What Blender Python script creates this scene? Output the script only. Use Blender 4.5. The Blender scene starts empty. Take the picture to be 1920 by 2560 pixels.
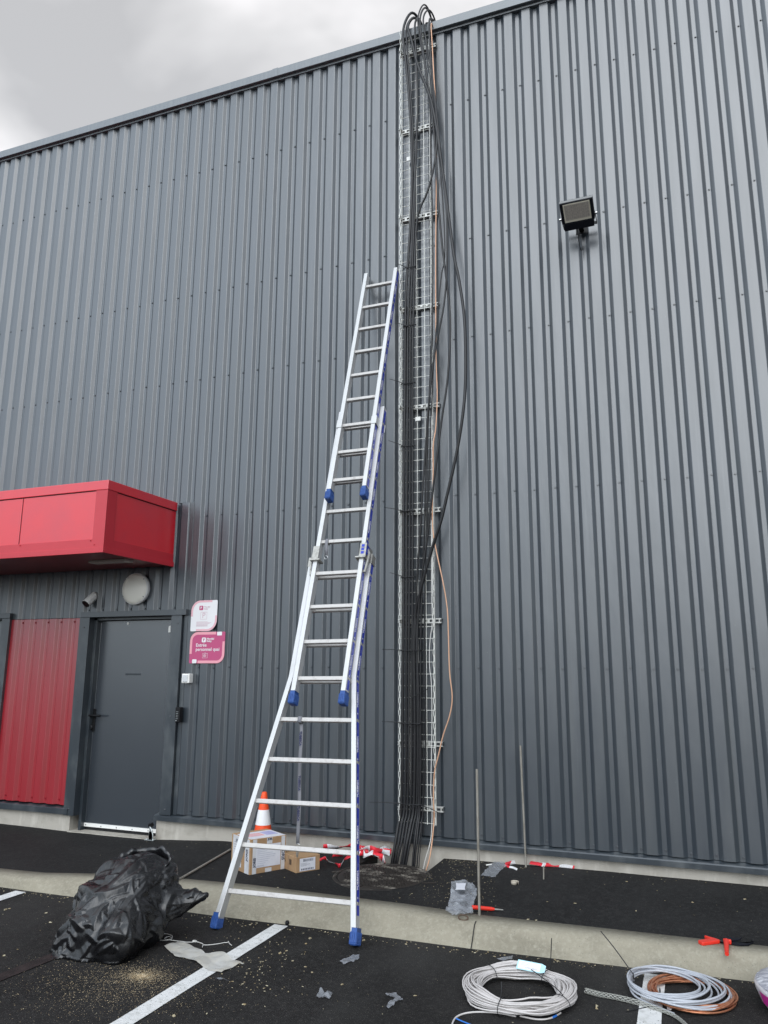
import bpy, bmesh, math, random
from mathutils import Vector, Matrix, noise
random.seed(7)
R = math.radians
V = Vector
C = bpy.context.scene.collection
sc = bpy.context.scene

# ------------------------------------------------------------------ camera
CAM = V((1.84611, -6.42456, 1.6))
YAW, PIT, ROL, FPX = R(21.5257), R(11.8798), R(0.3279), 1915.46
_fw = V((-math.sin(YAW)*math.cos(PIT), math.cos(YAW)*math.cos(PIT), math.sin(PIT)))
_r0 = V((math.cos(YAW), math.sin(YAW), 0)); _u0 = _r0.cross(_fw)
_rt = _r0*math.cos(ROL) + _u0*math.sin(ROL); _up = _u0*math.cos(ROL) - _r0*math.sin(ROL)
cd = bpy.data.cameras.new('camera'); cam = bpy.data.objects.new('camera', cd); C.objects.link(cam)
cd.sensor_fit = 'VERTICAL'; cd.sensor_height = 36; cd.lens = FPX/2560*36; cd.clip_end = 2000; cd.clip_start = 0.05
M4 = Matrix((( _rt.x, _up.x, -_fw.x, CAM.x), (_rt.y, _up.y, -_fw.y, CAM.y), (_rt.z, _up.z, -_fw.z, CAM.z), (0, 0, 0, 1)))
cam.matrix_world = M4
sc.camera = cam

def at(px, py, axis, val):
    """surveyed photo point on a known plane -> world point"""
    d = _fw + _rt*((px-960)/FPX) - _up*((py-1280)/FPX)
    a = 'xyz'.index(axis)
    return CAM + d*((val-CAM[a])/d[a])

# ------------------------------------------------------------------ world, sun, exposure
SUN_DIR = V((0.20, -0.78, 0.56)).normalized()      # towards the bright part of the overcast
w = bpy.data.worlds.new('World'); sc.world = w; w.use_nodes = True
nt = w.node_tree; N = nt.nodes; L = nt.links; N.clear()
def nd(t, **k):
    n = N.new(t)
    for a, b in k.items(): setattr(n, a, b)
    return n
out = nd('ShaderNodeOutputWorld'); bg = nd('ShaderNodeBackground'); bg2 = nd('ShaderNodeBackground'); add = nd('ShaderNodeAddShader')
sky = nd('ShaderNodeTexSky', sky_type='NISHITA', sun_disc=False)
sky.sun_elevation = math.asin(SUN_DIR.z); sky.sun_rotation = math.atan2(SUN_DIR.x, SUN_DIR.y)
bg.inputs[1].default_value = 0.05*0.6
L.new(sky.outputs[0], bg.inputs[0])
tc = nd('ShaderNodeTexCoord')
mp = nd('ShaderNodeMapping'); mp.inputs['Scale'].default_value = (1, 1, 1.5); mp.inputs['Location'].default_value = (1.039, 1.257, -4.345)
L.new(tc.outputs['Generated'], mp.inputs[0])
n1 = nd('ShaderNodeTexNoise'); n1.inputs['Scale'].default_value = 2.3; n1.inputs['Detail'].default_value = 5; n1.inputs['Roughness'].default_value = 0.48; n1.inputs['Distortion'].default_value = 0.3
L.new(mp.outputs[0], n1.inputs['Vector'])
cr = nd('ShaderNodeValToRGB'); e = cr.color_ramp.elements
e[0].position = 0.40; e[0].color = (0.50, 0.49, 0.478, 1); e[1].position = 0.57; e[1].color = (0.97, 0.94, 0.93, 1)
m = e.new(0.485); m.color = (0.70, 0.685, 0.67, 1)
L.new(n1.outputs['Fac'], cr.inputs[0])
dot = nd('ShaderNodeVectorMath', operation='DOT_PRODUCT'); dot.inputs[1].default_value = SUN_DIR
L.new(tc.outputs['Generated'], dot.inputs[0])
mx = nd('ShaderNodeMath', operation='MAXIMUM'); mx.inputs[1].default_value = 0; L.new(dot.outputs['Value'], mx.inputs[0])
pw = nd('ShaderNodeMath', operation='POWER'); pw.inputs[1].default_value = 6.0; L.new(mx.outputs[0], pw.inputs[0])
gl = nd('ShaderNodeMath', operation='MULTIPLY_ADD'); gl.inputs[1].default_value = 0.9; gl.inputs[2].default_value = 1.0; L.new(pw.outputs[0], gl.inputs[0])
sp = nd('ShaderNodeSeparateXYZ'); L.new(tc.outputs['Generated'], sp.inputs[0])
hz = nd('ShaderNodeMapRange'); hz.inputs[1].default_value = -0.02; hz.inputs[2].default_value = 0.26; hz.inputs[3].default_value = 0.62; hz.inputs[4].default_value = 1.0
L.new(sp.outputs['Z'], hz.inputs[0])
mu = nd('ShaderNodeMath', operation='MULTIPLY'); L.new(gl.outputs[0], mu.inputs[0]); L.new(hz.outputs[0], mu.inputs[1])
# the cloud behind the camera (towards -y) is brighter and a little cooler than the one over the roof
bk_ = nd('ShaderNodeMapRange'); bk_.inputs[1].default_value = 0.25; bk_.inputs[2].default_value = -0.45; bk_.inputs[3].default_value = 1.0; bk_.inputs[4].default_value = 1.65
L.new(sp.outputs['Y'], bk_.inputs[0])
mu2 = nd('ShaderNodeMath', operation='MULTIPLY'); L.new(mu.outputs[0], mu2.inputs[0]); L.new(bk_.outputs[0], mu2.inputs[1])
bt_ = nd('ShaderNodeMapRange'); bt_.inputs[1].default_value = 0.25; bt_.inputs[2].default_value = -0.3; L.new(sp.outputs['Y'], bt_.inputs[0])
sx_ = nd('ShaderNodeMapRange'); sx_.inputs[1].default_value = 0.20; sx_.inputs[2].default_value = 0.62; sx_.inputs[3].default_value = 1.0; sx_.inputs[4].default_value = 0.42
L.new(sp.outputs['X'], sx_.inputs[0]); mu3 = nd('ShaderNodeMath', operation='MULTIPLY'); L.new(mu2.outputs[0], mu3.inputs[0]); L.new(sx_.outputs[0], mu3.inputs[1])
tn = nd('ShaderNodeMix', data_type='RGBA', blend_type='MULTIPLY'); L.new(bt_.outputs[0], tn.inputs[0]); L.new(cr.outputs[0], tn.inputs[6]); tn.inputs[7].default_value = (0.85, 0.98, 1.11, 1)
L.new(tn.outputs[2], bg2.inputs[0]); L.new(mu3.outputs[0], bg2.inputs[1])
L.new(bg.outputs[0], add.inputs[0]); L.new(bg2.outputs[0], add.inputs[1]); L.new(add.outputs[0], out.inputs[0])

sd = bpy.data.lights.new('sun', 'SUN'); sd.energy = 1.2; sd.angle = R(58); sd.color = (1.0, 0.985, 0.96)
so = bpy.data.objects.new('sun', sd); C.objects.link(so); so.rotation_euler = SUN_DIR.to_track_quat('Z', 'Y').to_euler(); so.location = (0, -10, 15)
sc.view_settings.view_transform = 'Standard'; sc.view_settings.look = 'None'; sc.view_settings.exposure = 0.13; sc.view_settings.gamma = 1
sc.cycles.max_bounces = 6; sc.cycles.transparent_max_bounces = 12

# ------------------------------------------------------------------ materials
def mat(name, col, rough=0.5, metal=0.0, spec=0.5, alpha=1.0, coat=0.0, trans=0.0, ior=1.5):
    m = bpy.data.materials.new(name); m.use_nodes = True
    b = m.node_tree.nodes['Principled BSDF']
    b.inputs['Base Color'].default_value = (*col, 1); b.inputs['Roughness'].default_value = rough
    b.inputs['Metallic'].default_value = metal; b.inputs['Specular IOR Level'].default_value = spec
    b.inputs['Alpha'].default_value = alpha; b.inputs['Coat Weight'].default_value = coat
    b.inputs['Transmission Weight'].default_value = trans; b.inputs['IOR'].default_value = ior
    return m
def noisy(m, c2, scale=(8, 8, 8), lo=0.4, hi=0.65, detail=6, rough2=None, bump=0.0, bscale=None, bdist=0.01, nrough=0.6):
    """mix a second colour by noise, optionally vary roughness and bump"""
    t = m.node_tree; b = t.nodes['Principled BSDF']
    tc = t.nodes.new('ShaderNodeTexCoord'); mp = t.nodes.new('ShaderNodeMapping'); mp.inputs['Scale'].default_value = scale
    t.links.new(tc.outputs['Object'], mp.inputs[0])
    n = t.nodes.new('ShaderNodeTexNoise'); n.inputs['Scale'].default_value = 1; n.inputs['Detail'].default_value = detail; n.inputs['Roughness'].default_value = nrough
    t.links.new(mp.outputs[0], n.inputs['Vector'])
    mr = t.nodes.new('ShaderNodeMapRange'); mr.inputs[1].default_value = lo; mr.inputs[2].default_value = hi
    t.links.new(n.outputs['Fac'], mr.inputs[0])
    mi = t.nodes.new('ShaderNodeMix'); mi.data_type = 'RGBA'
    prev = b.inputs['Base Color'].links[0].from_socket if b.inputs['Base Color'].links else None
    if prev: t.links.new(prev, mi.inputs[6])
    else: mi.inputs[6].default_value = b.inputs['Base Color'].default_value
    mi.inputs[7].default_value = (*c2, 1)
    t.links.new(mr.outputs[0], mi.inputs[0]); t.links.new(mi.outputs[2], b.inputs['Base Color'])
    if rough2 is not None:
        m2 = t.nodes.new('ShaderNodeMapRange'); m2.inputs[3].default_value = b.inputs['Roughness'].default_value; m2.inputs[4].default_value = rough2
        t.links.new(mr.outputs[0], m2.inputs[0]); t.links.new(m2.outputs[0], b.inputs['Roughness'])
    if bump:
        mp2 = t.nodes.new('ShaderNodeMapping'); mp2.inputs['Scale'].default_value = bscale or scale; t.links.new(tc.outputs['Object'], mp2.inputs[0])
        nb = t.nodes.new('ShaderNodeTexNoise'); nb.inputs['Scale'].default_value = 1; nb.inputs['Detail'].default_value = 3
        t.links.new(mp2.outputs[0], nb.inputs['Vector'])
        bp = t.nodes.new('ShaderNodeBump'); bp.inputs['Strength'].default_value = bump; bp.inputs['Distance'].default_value = bdist
        t.links.new(nb.outputs['Fac'], bp.inputs['Height']); t.links.new(bp.outputs[0], b.inputs['Normal'])
    return m
def speck(m, c2, scale, thr=0.08, dens=None):
    """small flecks from a Voronoi"""
    t = m.node_tree; b = t.nodes['Principled BSDF']
    tc = t.nodes.new('ShaderNodeTexCoord'); v = t.nodes.new('ShaderNodeTexVoronoi'); v.inputs['Scale'].default_value = scale
    t.links.new(tc.outputs['Object'], v.inputs['Vector'])
    a = t.nodes.new('ShaderNodeMath'); a.operation = 'LESS_THAN'; a.inputs[1].default_value = thr; t.links.new(v.outputs['Distance'], a.inputs[0])
    s = t.nodes.new('ShaderNodeSeparateColor'); t.links.new(v.outputs['Color'], s.inputs[0])
    g = t.nodes.new('ShaderNodeMath'); g.operation = 'GREATER_THAN'; g.inputs[1].default_value = 1-(dens or 1); t.links.new(s.outputs[0], g.inputs[0])
    ml = t.nodes.new('ShaderNodeMath'); ml.operation = 'MULTIPLY'; t.links.new(a.outputs[0], ml.inputs[0]); t.links.new(g.outputs[0], ml.inputs[1])
    mi = t.nodes.new('ShaderNodeMix'); mi.data_type = 'RGBA'
    if b.inputs['Base Color'].links: t.links.new(b.inputs['Base Color'].links[0].from_socket, mi.inputs[6])
    else: mi.inputs[6].default_value = b.inputs['Base Color'].default_value
    mi.inputs[7].default_value = (*c2, 1); t.links.new(ml.outputs[0], mi.inputs[0]); t.links.new(mi.outputs[2], b.inputs['Base Color'])
    return m

GREY = (0.025, 0.034, 0.044)
m_clad = noisy(mat('anthracite_steel', GREY, 0.33, 0, 0.5, ior=2.1), (0.036, 0.044, 0.050), (9, 9, 0.8), 0.45, 0.75, rough2=0.40, bump=0.26, bscale=(6, 3, 1.9), bdist=0.012)
noisy(m_clad, (0.050, 0.060, 0.070), (30, 30, 0.9), 0.60, 0.80, detail=2)
m_clad = speck(m_clad, (0.20, 0.20, 0.19), 34, 0.07, 0.05)
m_trim = noisy(mat('anthracite_trim', (0.026, 0.034, 0.042), 0.30, 0, 0.5, ior=1.85), (0.08, 0.09, 0.095), (5, 5, 3), 0.45, 0.8, rough2=0.5, bump=0.12, bscale=(6, 6, 2), bdist=0.01)
m_roofrim = noisy(mat('roof_trim', (0.09, 0.105, 0.12), 0.42, 0, 0.5, ior=2.1), (0.15, 0.17, 0.18), (30, 30, 2), 0.4, 0.7, rough2=0.55, bump=0.1, bscale=(6, 6, 2))
m_door = noisy(mat('door_paint', (0.026, 0.033, 0.042), 0.27, 0, 0.5, ior=2.2), (0.029, 0.036, 0.045), (3, 3, 3), bump=0.03, bscale=(4, 4, 4))
m_screw = mat('screw_paint', (0.05, 0.056, 0.064), 0.3, 0, 0.5, ior=1.9)
m_red = noisy(mat('red_steel', (0.30, 0.006, 0.014), 0.28, 0, 0.5, ior=2.1), (0.33, 0.009, 0.02), (9, 9, 1.2), 0.4, 0.7, bump=0.2, bscale=(7, 3, 1.5))
m_redc = noisy(mat('red_canopy', (0.70, 0.005, 0.018), 0.32, 0, 0.5, ior=1.95), (0.62, 0.010, 0.028), (3, 3, 3), 0.4, 0.7, bump=0.05, bscale=(4, 4, 4))
m_dark = mat('dark_gap', (0.008, 0.008, 0.009), 0.8)
m_conc = noisy(noisy(mat('plinth_concrete', (0.43, 0.40, 0.35), 0.85, 0, 0.3), (0.27, 0.25, 0.21), (3, 3, 6), 0.5, 0.8, bump=0.5, bscale=(60, 60, 60), bdist=0.004), (0.55, 0.52, 0.46), (14, 14, 3), 0.5, 0.75)
m_kerb = noisy(noisy(mat('kerb_concrete', (0.305, 0.278, 0.215), 0.88, 0, 0.3), (0.21, 0.19, 0.145), (4, 4, 7), 0.45, 0.75, bump=0.5, bscale=(70, 70, 70), bdist=0.004), (0.38, 0.355, 0.285), (40, 40, 40), 0.48, 0.75, detail=8, nrough=0.75, bump=0.7, bscale=(90, 90, 90), bdist=0.004)
m_kerb = speck(m_kerb, (0.15, 0.14, 0.12), 90, 0.16, 0.25)
m_asph = noisy(mat('asphalt_parking', (0.0095, 0.0087, 0.0085), 0.85, 0, 0.25), (0.022, 0.0205, 0.020), (1.1, 1.1, 1.1), 0.42, 0.72, detail=10, bump=0.9, bscale=(150, 150, 150), bdist=0.004)
m_asph = noisy(noisy(m_asph, (0.030, 0.029, 0.028), (0.9, 0.35, 1), 0.5, 0.68, detail=6), (0.040, 0.038, 0.036), (24, 24, 24), 0.50, 0.72, detail=10, nrough=0.8, bump=0.9, bscale=(150, 150, 150), bdist=0.004)
m_asph = speck(speck(m_asph, (0.055, 0.052, 0.05), 190, 0.34, 0.35), (0.13, 0.12, 0.105), 130, 0.22, 0.14)
m_pave = noisy(mat('asphalt_pavement', (0.0095, 0.0090, 0.0090), 0.85, 0, 0.25), (0.019, 0.0185, 0.0185), (1.8, 1.8, 1.8), 0.45, 0.8, detail=8, bump=0.9, bscale=(170, 170, 170), bdist=0.003)
m_pave = noisy(m_pave, (0.040, 0.039, 0.038), (28, 28, 28), 0.50, 0.72, detail=10, nrough=0.8, bump=0.9, bscale=(170, 170, 170), bdist=0.003)
m_pave = speck(speck(m_pave, (0.040, 0.038, 0.037), 210, 0.34, 0.3), (0.10, 0.095, 0.085), 150, 0.22, 0.07)
m_line = speck(noisy(mat('line_paint', (0.70, 0.70, 0.69), 0.8, 0, 0.3), (0.48, 0.48, 0.46), (22, 22, 22), 0.48, 0.75, bump=0.8, bscale=(130, 130, 130), bdist=0.004), (0.12, 0.12, 0.12), 75, 0.22, 0.3)
m_oldline = noisy(mat('faded_red_paint', (0.018, 0.012, 0.012), 0.85, 0, 0.3), (0.036, 0.025, 0.024), (14, 14, 14), 0.4, 0.7, bump=0.8, bscale=(150, 150, 150), bdist=0.004)
m_alu = noisy(mat('aluminium', (0.60, 0.60, 0.60), 0.45, 0.35, 0.5), (0.52, 0.52, 0.51), (14, 14, 3), 0.5, 0.8, rough2=0.5, bump=0.05, bscale=(40, 40, 5))
m_rung = noisy(mat('rung_aluminium', (0.54, 0.52, 0.50), 0.5, 0.3, 0.5), (0.38, 0.35, 0.33), (25, 25, 25), 0.52, 0.8, rough2=0.6)
m_bluecap = noisy(mat('blue_plastic', (0.013, 0.065, 0.26), 0.5), (0.02, 0.085, 0.31), (30, 30, 30), 0.4, 0.7)
m_bluelab = mat('blue_label', (0.010, 0.035, 0.46), 0.4)
m_wtext = mat('white_print', (0.75, 0.75, 0.78), 0.5)
m_clamp = noisy(mat('clamp_steel', (0.42, 0.41, 0.38), 0.5, 0.7), (0.25, 0.24, 0.22), (40, 40, 40), 0.45, 0.7)
m_galv = noisy(mat('galvanised', (0.60, 0.60, 0.57), 0.45, 0.4, 0.5), (0.42, 0.42, 0.40), (60, 60, 20), 0.4, 0.7)
m_wire = mat('galvanised_wire', (0.86, 0.86, 0.80), 0.45, 0.1, 0.6)
m_cable = noisy(mat('black_cable', (0.009, 0.009, 0.010), 0.42, 0, 0.5), (0.017, 0.017, 0.019), (20, 20, 3), 0.4, 0.7)
m_tie = mat('black_nylon', (0.010, 0.010, 0.012), 0.4)
m_copperw = mat('orange_copper_cable', (0.72, 0.42, 0.27), 0.45, 0.3)
m_whitew = mat('white_cable', (0.66, 0.65, 0.62), 0.5)
m_tape = mat('white_tape', (0.82, 0.82, 0.79), 0.6)
m_white = noisy(mat('white_plastic', (0.84, 0.83, 0.80), 0.45), (0.76, 0.75, 0.71), (10, 10, 10), 0.4, 0.8)
m_opal = mat('opal_glass', (0.97, 0.94, 0.84), 0.3, 0, 0.5)
m_black = mat('black_plastic', (0.006, 0.006, 0.007), 0.5, 0, 0.3)
m_navy = noisy(mat('black_aluminium_casing', (0.006, 0.007, 0.012), 0.6, 0, 0.2), (0.01, 0.011, 0.016), (20, 20, 20))
m_chrome = mat('chrome', (0.8, 0.8, 0.8), 0.2, 1.0)
m_zinc = noisy(mat('zinc_steel', (0.60, 0.64, 0.64), 0.35, 0.8), (0.4, 0.42, 0.42), (40, 40, 40), 0.4, 0.7)
m_steel = noisy(mat('raw_steel', (0.33, 0.31, 0.27), 0.55, 0.25), (0.20, 0.18, 0.15), (60, 60, 12), 0.4, 0.7)
m_iron = noisy(mat('cast_iron', (0.030, 0.024, 0.020), 0.6, 0.3), (0.30, 0.27, 0.23), (6, 13, 6), 0.52, 0.66, detail=9, rough2=0.85)
m_card = noisy(mat('cardboard', (0.42, 0.27, 0.15), 0.8, 0, 0.2), (0.36, 0.22, 0.12), (12, 12, 12), 0.4, 0.7)
m_paper = noisy(mat('paper_label', (0.74, 0.74, 0.78), 0.5), (0.66, 0.66, 0.72), (14, 14, 14), 0.4, 0.7)
m_ink = mat('ink', (0.06, 0.07, 0.11), 0.6)
m_inkl = mat('pale_ink', (0.38, 0.40, 0.48), 0.6)
m_orange = noisy(mat('cone_orange', (0.90, 0.085, 0.012), 0.5), (0.80, 0.07, 0.01), (20, 20, 20), 0.4, 0.7)
m_conewhite = mat('cone_white', (0.80, 0.80, 0.80), 0.45)
m_bag = noisy(mat('black_bag_film', (0.005, 0.005, 0.006), 0.24, 0, 0.5, ior=1.6), (0.008, 0.008, 0.009), (12, 12, 12), 0.4, 0.7, rough2=0.34, bump=0.35, bscale=(60, 45, 22), bdist=0.005)
m_film = mat('clear_film', (0.46, 0.48, 0.52), 0.25, 0, 0.6, alpha=0.42)
m_milky = noisy(mat('milky_film', (0.58, 0.57, 0.54), 0.4, 0, 0.5, alpha=0.80), (0.62, 0.58, 0.49), (9, 9, 9), 0.4, 0.7)
m_pink = mat('sign_pink', (0.82, 0.36, 0.42), 0.4)
m_magenta = mat('sign_magenta', (0.50, 0.075, 0.19), 0.4)
m_signw = mat('sign_white', (0.80, 0.79, 0.80), 0.4)
m_greytext = mat('sign_pale_print', (0.62, 0.45, 0.50), 0.5)
m_redt = mat('tape_red', (0.78, 0.03, 0.05), 0.4)
m_coilw = noisy(mat('coil_white_sheath', (0.62, 0.585, 0.57), 0.45), (0.54, 0.51, 0.49), (20, 20, 20), 0.4, 0.7)
m_coilg = noisy(mat('coil_grey_sheath', (0.46, 0.48, 0.52), 0.42), (0.40, 0.42, 0.46), (20, 20, 20), 0.4, 0.7)
m_copper = noisy(mat('copper', (0.66, 0.29, 0.16), 0.38, 0.8), (0.40, 0.15, 0.08), (40, 40, 40), 0.45, 0.75)
m_cyan = mat('cyan_tag', (0.45, 0.72, 0.80), 0.5)
m_blue = mat('blue_sheath', (0.03, 0.18, 0.62), 0.4)
m_rtool = mat('red_tool', (0.75, 0.035, 0.018), 0.4)
m_strap = mat('grey_webbing', (0.22, 0.22, 0.24), 0.8)
m_woodchip = noisy(mat('wood_chip', (0.40, 0.29, 0.16), 0.8), (0.56, 0.46, 0.31), (50, 50, 50), 0.4, 0.6)
m_leaf = noisy(mat('dry_leaf', (0.30, 0.22, 0.11), 0.8), (0.50, 0.45, 0.32), (50, 50, 50), 0.4, 0.6)

# ------------------------------------------------------------------ mesh helpers
class MB:
    def __init__(s): s.v = []; s.f = []; s.mi = []; s.sm = []
    def add(s, vs, fs, mi=0, smooth=False):
        o = len(s.v); s.v += [tuple(v) for v in vs]
        for f in fs: s.f.append([i+o for i in f]); s.mi.append(mi); s.sm.append(smooth)
        return s
    def quad(s, a, b, c, d, mi=0): return s.add([a, b, c, d], [(0, 1, 2, 3)], mi)
    def box(s, x0, x1, y0, y1, z0, z1, mi=0, M=None):
        vs = [V((x, y, z)) for z in (z0, z1) for y in (y0, y1) for x in (x0, x1)]
        if M is not None: vs = [M @ v for v in vs]
        return s.add(vs, [(0, 2, 3, 1), (4, 5, 7, 6), (0, 1, 5, 4), (2, 6, 7, 3), (0, 4, 6, 2), (1, 3, 7, 5)], mi)
    def tube(s, pts, r, n=8, mi=0, cap=True, closed=False):
        pts = [V(p) for p in pts]; k = len(pts); rings = []
        up = None
        for i, p in enumerate(pts):
            if closed: t = (pts[(i+1) % k]-pts[i-1])
            else: t = pts[min(i+1, k-1)]-pts[max(i-1, 0)]
            t = t.normalized() if t.length > 1e-9 else V((0, 0, 1))
            if up is None: up = t.orthogonal().normalized()
            up = (up - t*up.dot(t)); up = up.normalized() if up.length > 1e-6 else t.orthogonal().normalized()
            b = t.cross(up); rr = r[i] if isinstance(r, (list, tuple)) else r
            rings.append([p + (up*math.cos(2*math.pi*j/n) + b*math.sin(2*math.pi*j/n))*rr for j in range(n)])
        vs = [v for rg in rings for v in rg]; fs = []
        for i in range(k if closed else k-1):
            a, b2 = i*n, ((i+1) % k)*n
            for j in range(n): fs.append((a+j, a+(j+1) % n, b2+(j+1) % n, b2+j))
        s.add(vs, fs, mi, True)
        if cap and not closed:
            s.add(rings[0], [tuple(range(n-1, -1, -1))], mi); s.add(rings[-1], [tuple(range(n))], mi)
        return s
    def lathe(s, prof, n=32, M=None, mi=0, cap=True, smooth=True):
        vs = []; fs = []
        for r, z in prof:
            for j in range(n):
                v = V((r*math.cos(2*math.pi*j/n), r*math.sin(2*math.pi*j/n), z)); vs.append(M @ v if M is not None else v)
        for i in range(len(prof)-1):
            for j in range(n): fs.append((i*n+j, i*n+(j+1) % n, (i+1)*n+(j+1) % n, (i+1)*n+j))
        s.add(vs, fs, mi, smooth)
        if cap:
            s.add(vs[-n:], [tuple(range(n))], mi); s.add(vs[:n], [tuple(range(n-1, -1, -1))], mi)
        return s
    def prism(s, poly, d, M=None, mi=0):
        """polygon in XY extruded by d along Z"""
        k = len(poly); vs = [V((x, y, 0)) for x, y in poly] + [V((x, y, d)) for x, y in poly]
        if M is not None: vs = [M @ v for v in vs]
        return s.add(vs, [tuple(range(k-1, -1, -1)), tuple(range(k, 2*k))] + [(i, (i+1) % k, (i+1) % k+k, i+k) for i in range(k)], mi)
    def build(s, name, mats, parent=None, bevel=0, seg=2):
        me = bpy.data.meshes.new(name); me.from_pydata(s.v, [], s.f); me.validate(); me.update()
        for m in (mats if isinstance(mats, (list, tuple)) else [mats]): me.materials.append(m)
        if len(me.polygons) == len(s.f):
            me.polygons.foreach_set('material_index', s.mi); me.polygons.foreach_set('use_smooth', s.sm)
        o = bpy.data.objects.new(name, me); C.objects.link(o)
        if parent is not None:
            o.parent = parent; o.matrix_parent_inverse = parent.matrix_world.inverted()
        if bevel:
            b = o.modifiers.new('bevel', 'BEVEL'); b.width = bevel; b.segments = seg; b.limit_method = 'ANGLE'; b.angle_limit = R(35)
        return o
def tag(o, label=None, cat=None, group=None, kind=None):
    if label: o['label'] = label
    if cat: o['category'] = cat
    if group: o['group'] = group
    if kind: o['kind'] = kind
    return o
def thing(name, loc, label, cat, group=None):
    o = bpy.data.objects.new(name, None); C.objects.link(o); o.location = loc; o.empty_display_size = 0.1
    bpy.context.view_layer.update()
    o.matrix_world = Matrix.Translation(loc)
    return tag(o, label, cat, group)
def smooth(pts, k=6):
    P = [V(p) for p in pts]; P = [P[0]*2-P[1]] + P + [P[-1]*2-P[-2]]; o = []
    for i in range(1, len(P)-2):
        for j in range(k):
            t = j/k; a, b, c, d = P[i-1:i+3]
            o.append(0.5*((2*b) + (c-a)*t + (2*a-5*b+4*c-d)*t*t + (3*b-a-3*c+d)*t**3))
    o.append(P[-2]); return o
def frame(o, x, y, z=None):
    x = V(x).normalized(); y = V(y).normalized(); z = V(z).normalized() if z is not None else x.cross(y)
    return Matrix(((x.x, y.x, z.x, o[0]), (x.y, y.y, z.y, o[1]), (x.z, y.z, z.z, o[2]), (0, 0, 0, 1)))
def text_into(mb, s, size, M, mi=0, bold=0.0, depth=0.0008, align='CENTER', spacing=1.0):
    cu = bpy.data.curves.new('lettering', 'FONT'); cu.body = s; cu.size = size; cu.align_x = align; cu.align_y = 'CENTER'
    cu.offset = bold; cu.extrude = depth; cu.resolution_u = 3; cu.space_character = spacing
    to = bpy.data.objects.new('lettering', cu); C.objects.link(to); bpy.context.view_layer.update()
    me = bpy.data.meshes.new_from_object(to.evaluated_get(bpy.context.evaluated_depsgraph_get()))
    mb.add([M @ v.co for v in me.vertices], [tuple(p.vertices) for p in me.polygons], mi)
    bpy.data.objects.remove(to); bpy.data.curves.remove(cu); bpy.data.meshes.remove(me)

# ------------------------------------------------------------------ ground
def lerp_tab(tab, x):
    if x <= tab[0][0]: return tab[0][1]
    for (a, u), (b, v) in zip(tab, tab[1:]):
        if x <= b: return u + (v-u)*(x-a)/(b-a)
    return tab[-1][1]
WALLZ = [(-5.0, 0.052), (-4.0, 0.042), (-3.0, 0.046), (-2.25, 0.095), (-1.58, 0.098), (-0.15, 0.128), (0.9, 0.144), (2.3, 0.147), (8, 0.15)]
KERBZ = [(-3.4, 0.062), (-2.4, 0.085), (-1.2, 0.108), (0, 0.112), (8, 0.114)]
KERBY = [(-3.4, -1.46), (-2.9, -1.46), (-2.5, -1.36), (-2.1, -1.285), (-1.2, -1.265), (0.0, -1.29), (0.5, -1.33), (1.2, -1.30), (2.1, -1.27), (8, -1.15)]
KERBF = [(-3.4, -1.66), (-2.5, -1.665), (-1.2, -1.65), (-0.3, -1.61), (0.5, -1.595), (1.25, -1.553), (2.1, -1.495), (8, -1.3)]
def pav_z(x, y):
    ky = lerp_tab(KERBY, x); t = min(max((-0.02-y)/(-0.02-ky), 0), 1)
    return lerp_tab(WALLZ, x)*(1-t) + lerp_tab(KERBZ, x)*t
GZ = 0.0
g = MB(); g.quad((-300, -300, 0), (300, -300, 0), (300, 300, 0), (-300, 300, 0))
tag(g.build('parking_lot', m_asph), kind='structure')

PX0, PX1, PYF = -0.72, -0.135, -0.50          # pit in the pavement for the cables
xs = sorted(set([-14, -9, -6] + [round(-5+0.1*i, 3) for i in range(0, 81)] + [3.5, 5, 8, PX0, PX1]))
ts = [0, 0.06, 0.12, 0.2, 0.3, PYF/-1.27, 0.5, 0.6, 0.7, 0.8, 0.9, 1.0]
g = MB(); idx = {}
for i, x in enumerate(xs):
    ky = lerp_tab(KERBY, x)
    for j, t in enumerate(ts):
        y = -0.018*(1-t) + ky*t
        rough = 0.0025*noise.noise(V((x*3, y*3, 0)))
        idx[i, j] = len(g.v); g.v.append((x, y, pav_z(x, y)+rough))
for i in range(len(xs)-1):
    for j in range(len(ts)-1):
        if PX0-1e-6 <= xs[i] and xs[i+1] <= PX1+1e-6 and j < 5: continue
        g.f.append([idx[i, j], idx[i, j+1], idx[i+1, j+1], idx[i+1, j]]); g.mi.append(0); g.sm.append(True)
g.quad((PX0, -0.018, 0.12), (PX0, -0.52, 0.11), (PX0, -0.52, 0.004), (PX0, -0.018, 0.004))
g.quad((PX1, -0.52, 0.12), (PX1, -0.018, 0.128), (PX1, -0.018, 0.004), (PX1, -0.52, 0.004))
g.quad((PX0, -0.52, 0.11), (PX1, -0.52, 0.11), (PX1, -0.52, 0.004), (PX0, -0.52, 0.004))
tag(g.build('pavement', m_pave), kind='structure')

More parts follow.
